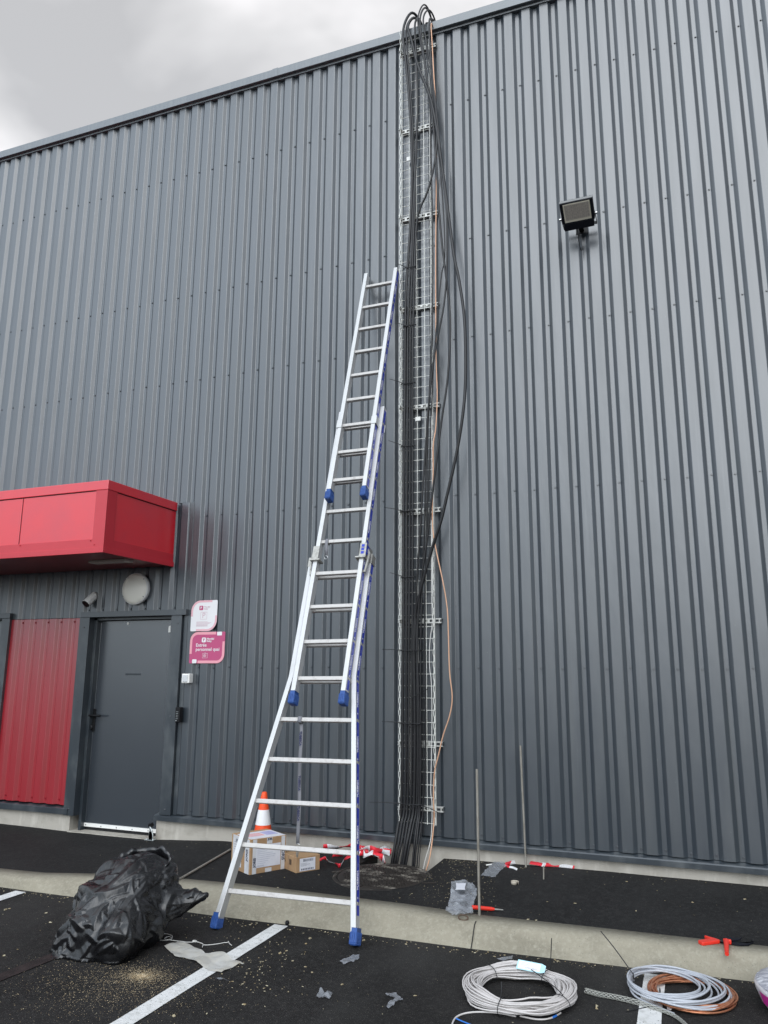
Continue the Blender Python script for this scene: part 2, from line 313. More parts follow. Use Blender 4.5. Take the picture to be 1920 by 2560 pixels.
g = MB(); sx = [-14, -10, -7, -5] + [-3.4+0.1*i for i in range(0, 60)] + [3, 4, 6, 8]
rings = []
for x in sx:
    yb, yf, z = lerp_tab(KERBY, x), lerp_tab(KERBF, x), lerp_tab(KERBZ, x)+0.006
    prof = [(yb, z-0.05), (yb, z), (yb-0.13, z+0.001), (yb-0.155, z-0.004), (yb-0.175, z-0.014)]
    for k in range(1, 5): prof.append((yb-0.175+(yf-yb+0.175)*k/4, (z-0.014)*(1-k/4)**1.15 - (0.01 if k == 4 else 0)))
    rings.append([(x, y, zz) for y, zz in prof])
n = len(rings[0])
g.add([p for r in rings for p in r], [(i*n+j, i*n+j+1, (i+1)*n+j+1, (i+1)*n+j) for i in range(len(rings)-1) for j in range(n-1)], 0, True)
for jx in (-3.02, -2.02, -0.5+0.0, 0.503, 1.503, -1.5):
    if jx not in (0.503,): continue
kerb = tag(g.build('kerb', m_kerb), kind='structure')
# mortar joint of the kerb: thin dark filler standing a hair proud
for jx in (0.512,):
    g = MB(); yb, yf, z = lerp_tab(KERBY, jx), lerp_tab(KERBF, jx), lerp_tab(KERBZ, jx)+0.006
    pr = [(yb-0.14, z+0.002), (yb-0.158, z-0.002), (yb-0.178, z-0.011)] + [(yb-0.178+(yf-yb+0.178)*k/4-0.002, (z-0.012)*(1-k/4)**1.15+0.003) for k in range(1, 5)]
    for (a, b), (c, d) in zip(pr, pr[1:]): g.quad((jx-0.003, a, b), (jx+0.003, a, b), (jx+0.003, c, d), (jx-0.003, c, d))
    tag(g.build('kerb_joint', m_dark), kind='structure')

def strip(name, p0, p1, w, m, z=0.004, jag=0.004):
    p0, p1 = V((*p0, z)), V((*p1, z)); d = (p1-p0).normalized(); nn = V((-d.y, d.x, 0))*w/2; g = MB(); k = 60; vs = []
    for i in range(k+1):
        c = p0.lerp(p1, i/k)
        vs += [c-nn*(1+random.uniform(-jag, jag)*8), c+nn*(1+random.uniform(-jag, jag)*8)]
    g.add(vs, [(2*i, 2*i+1, 2*i+3, 2*i+2) for i in range(k)])
    return tag(g.build(name, m), kind='structure')
strip('parking_line', (-0.735, -1.645), (-0.70, -8.0), 0.100, m_line)
strip('parking_line', (-2.89, -1.70), (-2.86, -8.0), 0.105, m_line)
strip('parking_line', (1.545, -1.60), (1.535, -8.0), 0.108, m_line)
a = at(0, 2445, 'z', 0); b = at(150, 2385, 'z', 0)
strip('faded_marking', (a.x-(b.x-a.x), a.y-(b.y-a.y)), (b.x, b.y), 0.09, m_oldline)

# ------------------------------------------------------------------ building
PR = 0.175
def clad_profile(x0, x1, ph, P):
    offs = [(-0.050, -0.027), (-0.046, -0.0255), (-0.019, -0.0015), (-0.015, 0.0), (0.015, 0.0), (0.019, -0.0015), (0.046, -0.0255), (0.050, -0.027)]
    pts = []; k = math.floor((x0-ph)/P)-1
    while ph+k*P-0.06 < x1:
        pts += [(ph+k*P+a, b) for a, b in offs]; k += 1
    res = []
    for (a, ya), (b, yb) in zip(pts, pts[1:]):
        if b <= x0 or a >= x1: continue
        if a < x0: ya = ya+(yb-ya)*(x0-a)/(b-a); a = x0
        if b > x1: yb = ya+(yb-ya)*(x1-a)/(b-a); b = x1
        if not res: res.append((a, ya))
        res.append((b, yb))
    return res
def cladding(mb, x0, x1, z0, z1, ph=-0.006, P=PR, nz=1, mi=0, z1f=None):
    pr = clad_profile(x0, x1, ph, P); vs = []
    for k in range(nz+1):
        for x, y in pr:
            zt = z1f(x) if z1f else z1
            vs.append((x, y, z0+(zt-z0)*k/nz))
    n = len(pr)
    mb.add(vs, [(k*n+i, k*n+i+1, (k+1)*n+i+1, (k+1)*n+i) for k in range(nz) for i in range(n-1)], mi)
    # cut edge at the foot: sheet thickness turned under
    vs = [(x, y, z0) for x, y in pr] + [(x, max(y, y)+0.006, z0-0.0005) for x, y in pr]
    mb.add(vs, [(i, i+1, n+i+1, n+i) for i in range(n-1)], mi)
def screw(mb, x, y, z, mi=1, r=0.0085):
    vs = []; n = 8
    for rr, yy in ((r*1.25, y-0.0005), (r*1.25, y-0.003), (r*0.8, y-0.003), (r*0.75, y-0.009)):
        vs += [(x+rr*math.cos(2*math.pi*j/n), yy, z+rr*math.sin(2*math.pi*j/n)) for j in range(n)]
    fs = [(i*n+j, i*n+(j+1) % n, (i+1)*n+(j+1) % n, (i+1)*n+j) for i in range(3) for j in range(n)] + [tuple(range(3*n, 4*n))]
    mb.add(vs, fs, mi)
def top_z(x): return 8.128-0.0160*x
bld = thing('warehouse', (0, 0, 0), 'large warehouse clad in vertical anthracite ribbed steel with a red porch over its door', 'building')
g = MB(); cladding(g, -14, -2.80, 3.30, 0, z1f=lambda x: top_z(x)-0.07); cladding(g, -2.80, 8, 0.290, 0, z1f=lambda x: top_z(x)-0.07)
ROWS = [(0.322, -15, 13), (1.647, -15, 13), (3.153, -16, 14), (4.648, -34, 14), (5.648, -36, 14), (7.170, -40, 16)]
for z, a, b in ROWS:
    for k in range(a, b+8):
        if k*PR < -14: continue
        screw(g, k*PR+random.uniform(-0.003, 0.003), 0, z+random.uniform(-0.006, 0.006))
# side laps between sheets: a thin raised edge every six ribs
for k in range(-78, 45, 6):
    x = k*PR-0.0185
    if x > 7.9: break
    zb = 0.292 if x > -2.8 else 3.30
    g.box(x, x+0.002, -0.002, 0.0, zb, top_z(x)-0.08, 0)
g.build('cladding', [m_clad, m_screw], bld)
P2, PH2 = 0.1797, -4.932
g = MB(); cladding(g, -9, -2.799, 2.155, 3.302, PH2, P2)
for k in range(5, 12): screw(g, PH2+0.006+k*P2, 0, 2.232)
g.build('cladding', [m_clad, m_screw], bld)
g = MB(); cladding(g, -5.06, -4.083, 0.285, 2.150, PH2, P2)
for k in range(0, 5): screw(g, PH2+0.006+k*P2, 0, 2.115); screw(g, PH2+0.006+k*P2, 0, 0.330)
tag(g.build('cladding', [m_red, mat('red_screw', (0.25, 0.01, 0.02), 0.4)], bld), 'red ribbed panel left of the door')
# coping
g = MB()
vs = []; xs2 = [-14+0.5*i for i in range(45)]
prof = [(0.35, 0.02), (-0.065, 0.0), (-0.078, -0.004), (-0.078, -0.098), (-0.072, -0.101), (-0.042, -0.099), (-0.037, -0.120), (0.05, -0.120)]
for x in xs2: vs += [(x, y, top_z(x)+z) for y, z in prof]
n = len(prof); g.add(vs, [(i*n+j, (i+1)*n+j, (i+1)*n+j+1, i*n+j+1) for i in range(len(xs2)-1) for j in range(n-1)])
for x in (-9.2, -6.2, -2.02, 2.2, 5.2):
    g.box(x, x+0.07, -0.0805, -0.076, top_z(x)-0.101, top_z(x)+0.001)
g.build('coping', m_roofrim, bld)
# plinth, base flashing
g = MB(); g.box(-2.985, 8, -0.020, 0.13, -0.2, 0.262); g.box(-9, -4.03, -0.020, 0.13, -0.2, 0.212); g.box(-4.03, -2.985, -0.045, 0.13, -0.2, 0.052)
g.build('plinth', m_conc, bld)
def flashing(x0, x1, zt, zb, zback):
    g = MB(); pr = [(0.012, zback), (-0.062, zt+0.008), (-0.070, zt), (-0.070, zb), (-0.060, zb-0.002), (-0.022, zb+0.006)]
    vs = [(x, y, z) for x in (x0, x1) for y, z in pr]; n = len(pr)
    g.add(vs, [(i, i+1, n+i+1, n+i) for i in range(n-1)] + [tuple(range(n)), tuple(range(2*n-1, n-1, -1))])
    return g
f1 = flashing(-2.985, 8, 0.266, 0.228, 0.289)
for x in (-1.1, 0.83, 3.8): f1.box(x, x+0.05, -0.0715, -0.069, 0.228, 0.267)
f1.build('base_flashing', m_trim, bld)
f1 = flashing(-9, -4.03, 0.256, 0.206, 0.272); f1.build('base_flashing', m_trim, bld)
# vertical trims by the door
g = MB(); g.box(-2.80, -2.755, -0.032, 0.004, 0.285, 3.30)
g.build('corner_trim', m_trim, bld, 0.002)
g = MB(); g.box(-14, 8, 0.135, 18, -0.1, 7.95); g.build('building_body', m_trim, bld)

# door
dr = MB(); dr.box(-3.955, -2.90, 0.080, 0.125, 0.118, 2.12); dr.box(-3.94, -3.915, 0.076, 0.082, 0.118, 2.10)
door = dr.build('door', m_door, bld, 0.002)
g = MB(); g.box(-3.95, -2.905, 0.066, 0.080, 0.084, 0.118)
for i in range(6): screw(g, -3.9+i*0.19, 0.066, 0.10, r=0.004, mi=1)
g.build('weather_strip', [m_white, m_screw], door, 0.003)
g = MB(); g.box(-3.95, -2.905, 0.085, 0.12, 0.050, 0.083); g.build('door_gap_shade', m_dark, door)  # dark bar standing in for the shade in the gap under the leaf
p = at(235, 1797, 'y', 0.075)
g = MB(); g.box(p.x-0.018, p.x+0.018, 0.068, 0.080, p.z-0.125, p.z+0.10); g.tube([(p.x-0.005, 0.075, p.z+0.035), (p.x-0.005, 0.02, p.z+0.035)], 0.011, 10)
g.tube(smooth([(p.x-0.02, 0.022, p.z+0.036), (p.x+0.03, 0.02, p.z+0.036), (p.x+0.125, 0.02, p.z+0.034)]), 0.011, 10)
g.build('handle', m_black, door, 0.003)
g = MB(); Mk = frame((p.x-0.028, 0.070, p.z-0.085), (1, 0, 0), (0, 0, 1)); g.lathe([(0.0335, -0.01), (0.0335, 0.012), (0.026, 0.02), (0.0, 0.02)], 20, Mk, 0, False)
g.build('lock_rosette', m_black, door)
g = MB(); Mk = frame((p.x-0.030, 0.049, p.z-0.078), (1, 0, 0), (0, 0, 1)); g.lathe([(0.010, 0.0), (0.010, 0.006), (0, 0.007)], 14, Mk, 0, False); g.box(p.x-0.034, p.x-0.026, 0.044, 0.050, p.z-0.103, p.z-0.08)
g.build('lock_cylinder', m_chrome, door)
p = at(320, 1559, 'y', 0.078); g = MB(); Mk = frame((p.x, 0.080, p.z), (1, 0, 0), (0, 0, 1)); g.lathe([(0.015, 0), (0.014, 0.005), (0, 0.006)], 14, Mk, 0, False); g.build('spyhole', m_tape, door)
p = at(424, 1572, 'y', 0.078); g = MB(); g.box(p.x-0.012, p.x+0.012, 0.0765, 0.080, p.z-0.035, p.z+0.03); g.build('sticker', m_tape, door)
p = at(332, 1686, 'y', 0.078); g = MB(); g.box(p.x-0.095, p.x+0.10, 0.0788, 0.080, p.z-0.008, p.z+0.010); g.build('scuff_mark', mat('scuff', (0.035, 0.042, 0.048), 0.7), door, 0.006)
g = MB()
g.box(-4.085, -3.957, -0.060, 0.125, 0.198, 2.152)                # left jamb
g.box(-2.93, -2.806, -0.060, 0.125, 0.280, 2.152)                 # right jamb
g.box(-2.93, -2.85, -0.010, 0.125, 0.054, 0.280)
g.box(-4.065, -2.752, -0.074, 0.125, 2.152, 2.208)                # lintel
g.box(-3.957, -3.925, 0.02, 0.125, 0.054, 2.15); g.box(-3.957, -2.93, 0.02, 0.125, 2.125, 2.15)
for x, z in ((-4.02, 2.05), (-4.02, 1.30), (-4.02, 0.26), (-2.845, 2.07), (-2.87, 1.18), (-2.87, 0.33)): screw(g, x, -0.060, z, r=0.006, mi=1)
g.build('door_frame', [m_trim, m_screw], bld, 0.002)
g = MB(); g.box(-5.175, -5.06, -0.060, 0.12, 0.05, 2.165); g.box(-6.9, -5.05, -0.075, 0.12, 2.165, 2.22); g.box(-7.0, -6.9, -0.06, 0.12, 0.05, 2.165); g.box(-5.245, -5.175, 0.03, 0.12, 0.05, 2.165)
g.build('window_frame', m_trim, bld, 0.002)
g = MB(); g.box(-6.9, -5.245, 0.075, 0.09, 0.05, 2.165); g.build('window_pane', mat('dark_glass', (0.12, 0.14, 0.15), 0.08, 0, 1.0), bld)

# canopy
X1, YF, ZB, ZT = -2.955, -1.065, 2.640, 3.305
g = MB(); g.box(-9.0, X1-0.012, YF+0.012, -0.042, ZB+0.05, ZT-0.03)
can = g.build('canopy', m_redc, bld)
g = MB(); g.box(-9.0, X1, YF, -0.041, ZT-0.088, ZT); g.build('canopy_cap', m_redc, can, 0.004)
g = MB(); g.box(-9.0, X1, YF, YF+0.03, ZB, ZB+0.048); g.box(X1-0.03, X1, YF+0.03, -0.041, ZB, ZB+0.048)
g.box(-9.0, X1-0.135, YF+0.0075, YF+0.012, ZB+0.048, ZB+0.128); g.box(X1-0.012, X1-0.0075, YF+0.135, -0.045, ZB+0.048, ZB+0.128)
g.box(X1-0.135, X1-0.006, YF+0.005, YF+0.012, ZB+0.048, ZT-0.088); g.box(X1-0.012, X1-0.005, YF+0.0055, YF+0.135, ZB+0.048, ZT-0.088)
for x in (X1-0.11, X1-0.155, X1-0.62*1.6, X1-2.0, X1-3.0): screw(g, x, YF+0.006, ZB+0.075 if x > X1-0.12 else ZB+0.115, r=0.006)
g.build('canopy_trim', noisy(mat('red_trim', (0.52, 0.006, 0.020), 0.50, 0, 0.5, ior=1.8), (0.56, 0.01, 0.026), (3, 3, 3), 0.4, 0.7), can, 0.0015)  # same paint as the panels; its duller reflection is put into a darker red
g = MB()
p = at(50, 1310, 'y', YF)
g.box(p.x-0.002, p.x+0.002, YF+0.0085, YF+0.0125, ZB+0.128, ZT-0.088); g.box(-9, X1-0.01, YF+0.009, YF+0.0125, ZT-0.094, ZT-0.088); g.box(X1-0.0125, X1-0.0085, YF+0.14, -0.05, ZT-0.094, ZT-0.088)
g.build('panel_joint', m_dark, can)
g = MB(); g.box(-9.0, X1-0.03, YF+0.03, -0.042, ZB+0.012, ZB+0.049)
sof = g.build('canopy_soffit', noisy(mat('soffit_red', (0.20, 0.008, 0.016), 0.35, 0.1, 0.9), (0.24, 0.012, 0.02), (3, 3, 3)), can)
g = MB(); g.box(-3.52, -3.08, -0.62, -0.50, ZB-0.012, ZB+0.012); g.build('soffit_lamp', noisy(mat('soffit_diffuser', (0.5, 0.46, 0.40), 0.4), (0.45, 0.4, 0.35)), can, 0.004)

# ------------------------------------------------------------------ things fixed to the wall
cx, cz = -3.393, 2.430
t = thing('wall_lamp', (cx, -0.04, cz), 'round opal bulkhead lamp on the dark ribs above the door', 'lamp')
Mk = frame((cx, -0.028, cz), (1, 0, 0), (0, 0, 1))
g = MB(); g.lathe([(0.152, 0.0), (0.160, 0.004), (0.163, 0.03), (0.160, 0.048), (0.150, 0.052)], 48, Mk); g.build('lamp_base', m_white, t)
g = MB(); g.lathe([(0.1545, 0.045), (0.150, 0.056), (0.13, 0.068), (0.095, 0.080), (0.05, 0.087), (0.0, 0.089)], 48, Mk, 0, False); g.build('diffuser', m_opal, t)
for a in (35, -40, 150, -140): g = MB(); Mq = Mk @ Matrix.Translation((0.147*math.cos(R(a)), -0.147*math.sin(R(a)), 0.054)); g.lathe([(0.006, 0), (0.005, 0.006), (0, 0.006)], 10, Mq, 0, False); g.build('lamp_screw', m_clamp, t)

b0 = at(236, 1490, 'y', -0.030); f0 = at(214, 1510, 'y', -0.120)
t = thing('security_camera', b0, 'white bullet security camera with black face, left of the round lamp', 'security camera')
Mk = frame(b0, (1, 0, 0), (0, 0, 1)); g = MB(); g.lathe([(0.040, 0.0), (0.042, 0.012), (0.036, 0.024), (0.018, 0.034), (0.0, 0.036)], 24, Mk, 0, False)
for a in (20, 140, 260): Mq = Mk @ Matrix.Translation((0.028*math.cos(R(a)), 0.028*math.sin(R(a)), 0.029)); g.lathe([(0.004, 0), (0.003, 0.003), (0, 0.003)], 8, Mq, 1, False)
g.build('mount', [m_white, m_screw], t)
ax = (f0-b0).normalized(); c0 = b0 + V((0, -0.045, 0)); body = f0-ax*0.125
g = MB(); g.tube([b0+V((0, -0.03, 0)), c0, body+ax*0.02], 0.014, 10); g.build('arm', m_white, t)
Mb = frame(body, ax.cross((0, 0, 1)), ax.cross(ax.cross((0, 0, 1)))*-1, ax)
oct_ = [(0.047*math.cos(R(22.5+45*i))*1.08, 0.044*math.sin(R(22.5+45*i))) for i in range(8)]
g = MB(); g.prism(oct_, 0.122, Mb); g.build('housing', m_white, t, 0.006)
g = MB(); g.prism([(x*0.98, y*0.98) for x, y in oct_], 0.006, Mb @ Matrix.Translation((0, 0, 0.122))); g.build('lens_cover', m_black, t, 0.002)

def leaf_outline(wd, h, rl, rs, n=10):
    """two wide round corners (top left, bottom right), two tight ones; origin bottom left"""
    pts = []
    for (cx, cy, r, a0) in ((wd-rl, rl, rl, -90), (wd-rs, h-rs, rs, 0), (rl, h-rl, rl, 90), (rs, rs, rs, 180)):
        for k in range(n+1): a = R(a0+90*k/n); pts.append((cx+r*math.cos(a), cy+r*math.sin(a)))
    return pts
def band(mb, wd, h, rl, bw, M, mi, f0, f1, side):
    """pink border band along left+top (side 0) or right+bottom (side 1)"""
    out = []; inn = []
    if side == 0:
        out.append((0, f0*h)); inn.append((bw, f0*h))
        for k in range(11): a = R(180-9*k); out.append((rl+rl*math.cos(a), h-rl+rl*math.sin(a))); inn.append((rl+(rl-bw)*math.cos(a), h-rl+(rl-bw)*math.sin(a)))
        out.append((f1*wd, h)); inn.append((f1*wd, h-bw))
    else:
        out.append((wd, f0*h)); inn.append((wd-bw, f0*h))
        for k in range(11): a = R(-9*k); out.append((wd-rl+rl*math.cos(a), rl+rl*math.sin(a))); inn.append((wd-rl+(rl-bw)*math.cos(a), rl+(rl-bw)*math.sin(a)))
        out.append((f1*wd, 0)); inn.append((f1*wd, bw))
    n = len(out); vs = [M @ V((x, y, 0.0006)) for x, y in out+inn]
    mb.add(vs, [(i, i+1, n+i+1, n+i) if side == 0 else (i+1, i, n+i, n+i+1) for i in range(n-1)], mi)
def rrect(mb, x0, y0, x1, y1, r, M, mi, z=0.0012):
    pts = []
    for (cx, cy, a0) in ((x1-r, y0+r, -90), (x1-r, y1-r, 0), (x0+r, y1-r, 90), (x0+r, y0+r, 180)):
        for k in range(5): a = R(a0+22.5*k); pts.append(M @ V((cx+r*math.cos(a), cy+r*math.sin(a), z)))
    mb.add(pts, [tuple(range(len(pts)))], mi)
def outline(mb, x0, y0, x1, y1, t, M, mi, z=0.0016):
    for a in ((x0, y0, x1, y0+t), (x0, y1-t, x1, y1), (x0, y0+t, x0+t, y1-t), (x1-t, y0+t, x1, y1-t)):
        mb.add([M @ V((a[0], a[1], z)), M @ V((a[2], a[1], z)), M @ V((a[2], a[3], z)), M @ V((a[0], a[3], z))], [(0, 1, 2, 3)], mi)
# lower sign
W2, H2 = 0.398, 0.300
Mo = frame((-2.710, -0.0345, 1.684), (1, 0, 0), (0, 0, 1))
t = thing('wall_sign', (-2.51, -0.05, 1.68), 'magenta sign with pink edges reading Entrée personnel quai, below the white one', 'sign')
g = MB(); g.prism(leaf_outline(W2, H2, 0.085, 0.012), 0.004, Mo @ Matrix.Translation((0, 0, -0.004))); g.build('sign_plate', m_magenta, t)
g = MB(); band(g, W2, H2, 0.085, 0.026, Mo, 0, 0.30, 0.74, 0); band(g, W2, H2, 0.085, 0.026, Mo, 0, 0.69, 0.25, 1); g.build('sign_border', m_pink, t)
g = MB(); rrect(g, 0.77*W2, 0.88*H2, 0.91*W2, 0.999*H2, 0.008, Mo, 0); g.build('corner_square', m_signw, t)
g = MB(); rrect(g, 0.09*W2, 0.001*H2, 0.22*W2, 0.125*H2, 0.008, Mo, 0); g.build('corner_square', m_signw, t)
g = MB(); rrect(g, 0.34*W2, 0.665*H2, 0.46*W2, 0.82*H2, 0.012, Mo, 0); text_into(g, 'r', 0.048, Mo @ Matrix.Translation((0.40*W2, 0.755*H2, 0.0022)), 1, 0.0014); g.build('logo_badge', [m_signw, m_magenta], t)
g = MB()
text_into(g, 'Mondial', 0.026, Mo @ Matrix.Translation((0.482*W2, 0.775*H2, 0.001)), 0, 0.0006, align='LEFT')
text_into(g, 'Relay', 0.026, Mo @ Matrix.Translation((0.482*W2, 0.705*H2, 0.001)), 0, 0.0006, align='LEFT')
g.build('logo_lettering', m_signw, t)
g = MB()
text_into(g, 'Entrée', 0.046, Mo @ Matrix.Translation((0.175*W2, 0.575*H2, 0.001)), 0, 0.0004, align='LEFT')
text_into(g, 'personnel quai', 0.046, Mo @ Matrix.Translation((0.175*W2, 0.440*H2, 0.001)), 0, 0.0004, align='LEFT')
g.build('sign_lettering', m_signw, t)
g = MB(); outline(g, 0.38*W2, 0.165*H2, 0.53*W2, 0.315*H2, 0.002, Mo, 0); text_into(g, '01', 0.036, Mo @ Matrix.Translation((0.455*W2, 0.24*H2, 0.001)), 0, 0.0)
rrect(g, 0.448*W2, 0.318*H2, 0.464*W2, 0.338*H2, 0.002, Mo, 0); g.build('badge_icon', m_signw, t)
# upper sign
W1, H1 = 0.300, 0.300
Mo = frame((-2.716, -0.0345, 1.992), (1, 0, 0), (0, 0, 1))
t = thing('wall_sign', (-2.56, -0.05, 1.99), 'white sign with pale pink edges and a parking pictogram, above the magenta one', 'sign')
g = MB(); g.prism(leaf_outline(W1, H1, 0.105, 0.012), 0.004, Mo @ Matrix.Translation((0, 0, -0.004))); g.build('sign_plate', m_signw, t)
g = MB(); band(g, W1, H1, 0.105, 0.020, Mo, 0, 0.48, 0.80, 0); band(g, W1, H1, 0.105, 0.020, Mo, 0, 0.50, 0.22, 1); g.build('sign_border', mat('sign_pale_pink', (0.78, 0.45, 0.50), 0.4), t)
g = MB(); rrect(g, 0.31*W1, 0.68*H1, 0.46*W1, 0.825*H1, 0.008, Mo, 0); text_into(g, 'r', 0.045, Mo @ Matrix.Translation((0.385*W1, 0.765*H1, 0.0022)), 1, 0.0014); g.build('logo_badge', [m_magenta, m_signw], t)
g = MB(); text_into(g, 'Mondial', 0.022, Mo @ Matrix.Translation((0.49*W1, 0.785*H1, 0.001)), 0, 0, align='LEFT'); text_into(g, 'Relay', 0.022, Mo @ Matrix.Translation((0.49*W1, 0.72*H1, 0.001)), 0, 0, align='LEFT'); g.build('logo_lettering', m_greytext, t)
g = MB(); outline(g, 0.37*W1, 0.38*H1, 0.62*W1, 0.62*H1, 0.003, Mo, 0); text_into(g, 'P', 0.075, Mo @ Matrix.Translation((0.495*W1, 0.50*H1, 0.001)), 0, 0); g.build('parking_icon', m_greytext, t)
g = MB()
for k, (yy, x1) in enumerate(((0.295, 0.66), (0.265, 0.80), (0.235, 0.74), (0.205, 0.66), (0.180, 0.66), (0.155, 0.66))):
    rrect(g, 0.22*W1, yy*H1, x1*W1, yy*H1+0.0035, 0.001, Mo, 0)
g.build('small_print', m_greytext, t)

p = at(466, 1696, 'y', -0.075)
t = thing('wall_switch', (p.x, -0.04, p.z), 'small white square switch box just below the magenta sign', 'switch')
g = MB(); g.box(p.x-0.045, p.x+0.045, -0.092, -0.028, p.z-0.045, p.z+0.045); g.build('switch_box', m_white, t, 0.008, 3)
g = MB(); g.box(p.x-0.030, p.x+0.026, -0.099, -0.090, p.z-0.033, p.z+0.033); g.build('switch_key', mat('switch_key', (0.62, 0.63, 0.64), 0.4), t, 0.004)
p = at(446, 1787, 'y', -0.085)
t = thing('key_safe', (p.x, -0.05, p.z), 'narrow black combination key safe beside the right door jamb', 'key safe')
g = MB(); g.box(p.x-0.028, p.x+0.026, -0.102, -0.048, p.z-0.072, p.z+0.072); g.build('safe_case', m_black, t, 0.008, 3)
g = MB()
for k in range(5): g.box(p.x-0.014, p.x+0.010, -0.1055, -0.1025, p.z+0.028-k*0.016, p.z+0.031-k*0.016)
g.box(p.x-0.016, p.x-0.004, -0.106, -0.102, p.z-0.058, p.z-0.048); g.build('safe_buttons', m_zinc, t)

# floodlight
q0 = at(1398, 512, 'y', -0.405); wf = 0.276
t = thing('floodlight', (q0.x+wf/2, -0.3, q0.z-0.1), 'black LED floodlight with ribbed casing jutting from the right wall', 'floodlight')
Mf = Matrix.Translation((q0.x, -0.405, q0.z)) @ Matrix.Rotation(R(56), 4, 'X')
# local: x right, y back, z up; origin = top left of the face
g = MB(); g.box(0, wf, 0.0, 0.050, -0.185, 0.0, M=Mf); g.box(0.012, wf-0.012, -0.006, 0.075, -0.245, -0.180, M=Mf)
for k in range(23): x = 0.012+k*0.0118; g.box(x, x+0.004, 0.050, 0.072, -0.170, -0.002, M=Mf)
g.build('casing', m_navy, t, 0.003)
g = MB(); g.box(-0.001, wf+0.001, 0.012, 0.048, 0.0, 0.003, M=Mf); g.build('top_plate', mat('pale_grey_top', (0.22, 0.22, 0.22), 0.6), t)  # edge plate, paler grey than the casing
g = MB(); g.box(0.026, wf-0.026, -0.002, 0.0, -0.172, -0.010, M=Mf); g.build('led_glass', mat('led_glass', (0.85, 0.80, 0.66), 0.25, 0, 0.6), t)
g = MB(); g.box(0.036, wf-0.036, -0.0030, -0.0021, -0.152, -0.018, M=Mf)
lp = g.build('led_panel', noisy(mat('led_array', (0.56, 0.51, 0.45), 0.3), (0.46, 0.42, 0.37), (60, 60, 60)), t)
g = MB()
for i in range(13): x = 0.044+i*0.0166; g.box(x, x+0.0010, -0.0036, -0.0031, -0.150, -0.020, M=Mf)
for j in range(5): z = -0.030-j*0.027; g.box(0.038, wf-0.038, -0.0036, -0.0031, z, z+0.0012, M=Mf)
for j in range(4):
    for i in range(5): g.box(0.05+i*0.044, 0.056+i*0.044, -0.0040, -0.0031, -0.042-j*0.03, -0.037-j*0.03, M=Mf)
g.build('led_grid', mat('led_grid', (0.28, 0.25, 0.22), 0.4), lp)
for x, s in ((-0.006, -1), (wf+0.006, 1)):
    g = MB(); a = Mf @ V((x, 0.035, -0.150)); g.tube([a-V((s*0.012, 0, 0)), a+V((s*0.016, 0, 0))], 0.011, 10); g.build('pivot_bolt', m_chrome, t)
g = MB()
pz_ = Mf @ V((0, 0.035, -0.150))
for x in (-0.006, wf+0.002): g.box(q0.x+x, q0.x+x+0.004, pz_.y-0.012, -0.115, pz_.z-0.014, pz_.z+0.014)
g.box(q0.x-0.006, q0.x+wf+0.006, -0.115, -0.111, pz_.z-0.014, pz_.z+0.014); g.box(q0.x+wf/2-0.02, q0.x+wf/2+0.02, -0.111, -0.028, pz_.z-0.010, pz_.z+0.010); g.box(q0.x+wf/2-0.05, q0.x+wf/2+0.05, -0.034, -0.028, pz_.z-0.03, pz_.z+0.03)
g.build('bracket', m_black, t)
g = MB(); g.tube(smooth([Mf @ V((wf*0.42, 0.03, -0.245)), Mf @ V((wf*0.42, 0.02, -0.275)), (q0.x+wf*0.45, -0.10, q0.z-0.27), (q0.x+wf*0.50, -0.05, q0.z-0.25), (q0.x+wf*0.50, -0.01, q0.z-0.20)]), 0.004, 6); g.build('lead', m_cable, t)

# ------------------------------------------------------------------ ladder
LO = V((-0.5901, -1.8465, 0.004)); th, le, ya = 1.23141, 0.01229, 0.02247
ex = V((math.cos(ya), math.sin(ya), 0)); bk = V((-math.sin(ya), math.cos(ya), 0)); uu = bk*math.cos(th)+V((0, 0, math.sin(th)))
e1 = ex*math.cos(le)+uu*math.sin(le); e2 = uu*math.cos(le)-ex*math.sin(le)
ML = frame(LO, e1, e2)              # local x along the rungs, y up the ladder, z out of the climbing side
S = 0.2805; UA, UM, UT, DN = 0.2248, 1.6238, 3.2819, 0.0697
lad = thing('extension_ladder', LO, 'three section aluminium extension ladder with blue feet leaning on the ribbed wall', 'ladder')
def inner(sec, u, side):
    if sec == 0:
        if side < 0: return -0.453+0.143*(u-UA) if u < 1.66 else -0.2478
        return 0.408-0.136*(u-UA) if u < 1.66 else 0.2128
    if sec == 1: return -0.1756 if side < 0 else 0.1770
    return -0.1286 if side < 0 else 0.1429
SEC = [(0.06, UA+8.42*S, UA, 0), (UM-0.47*S, UM+8.62*S, UM, 1), (UT-0.47*S, UT+8.60*S, UT, 2)]
TW = 0.035; DP = 0.034
seclabel = ['bottom section', 'middle section', 'top section']
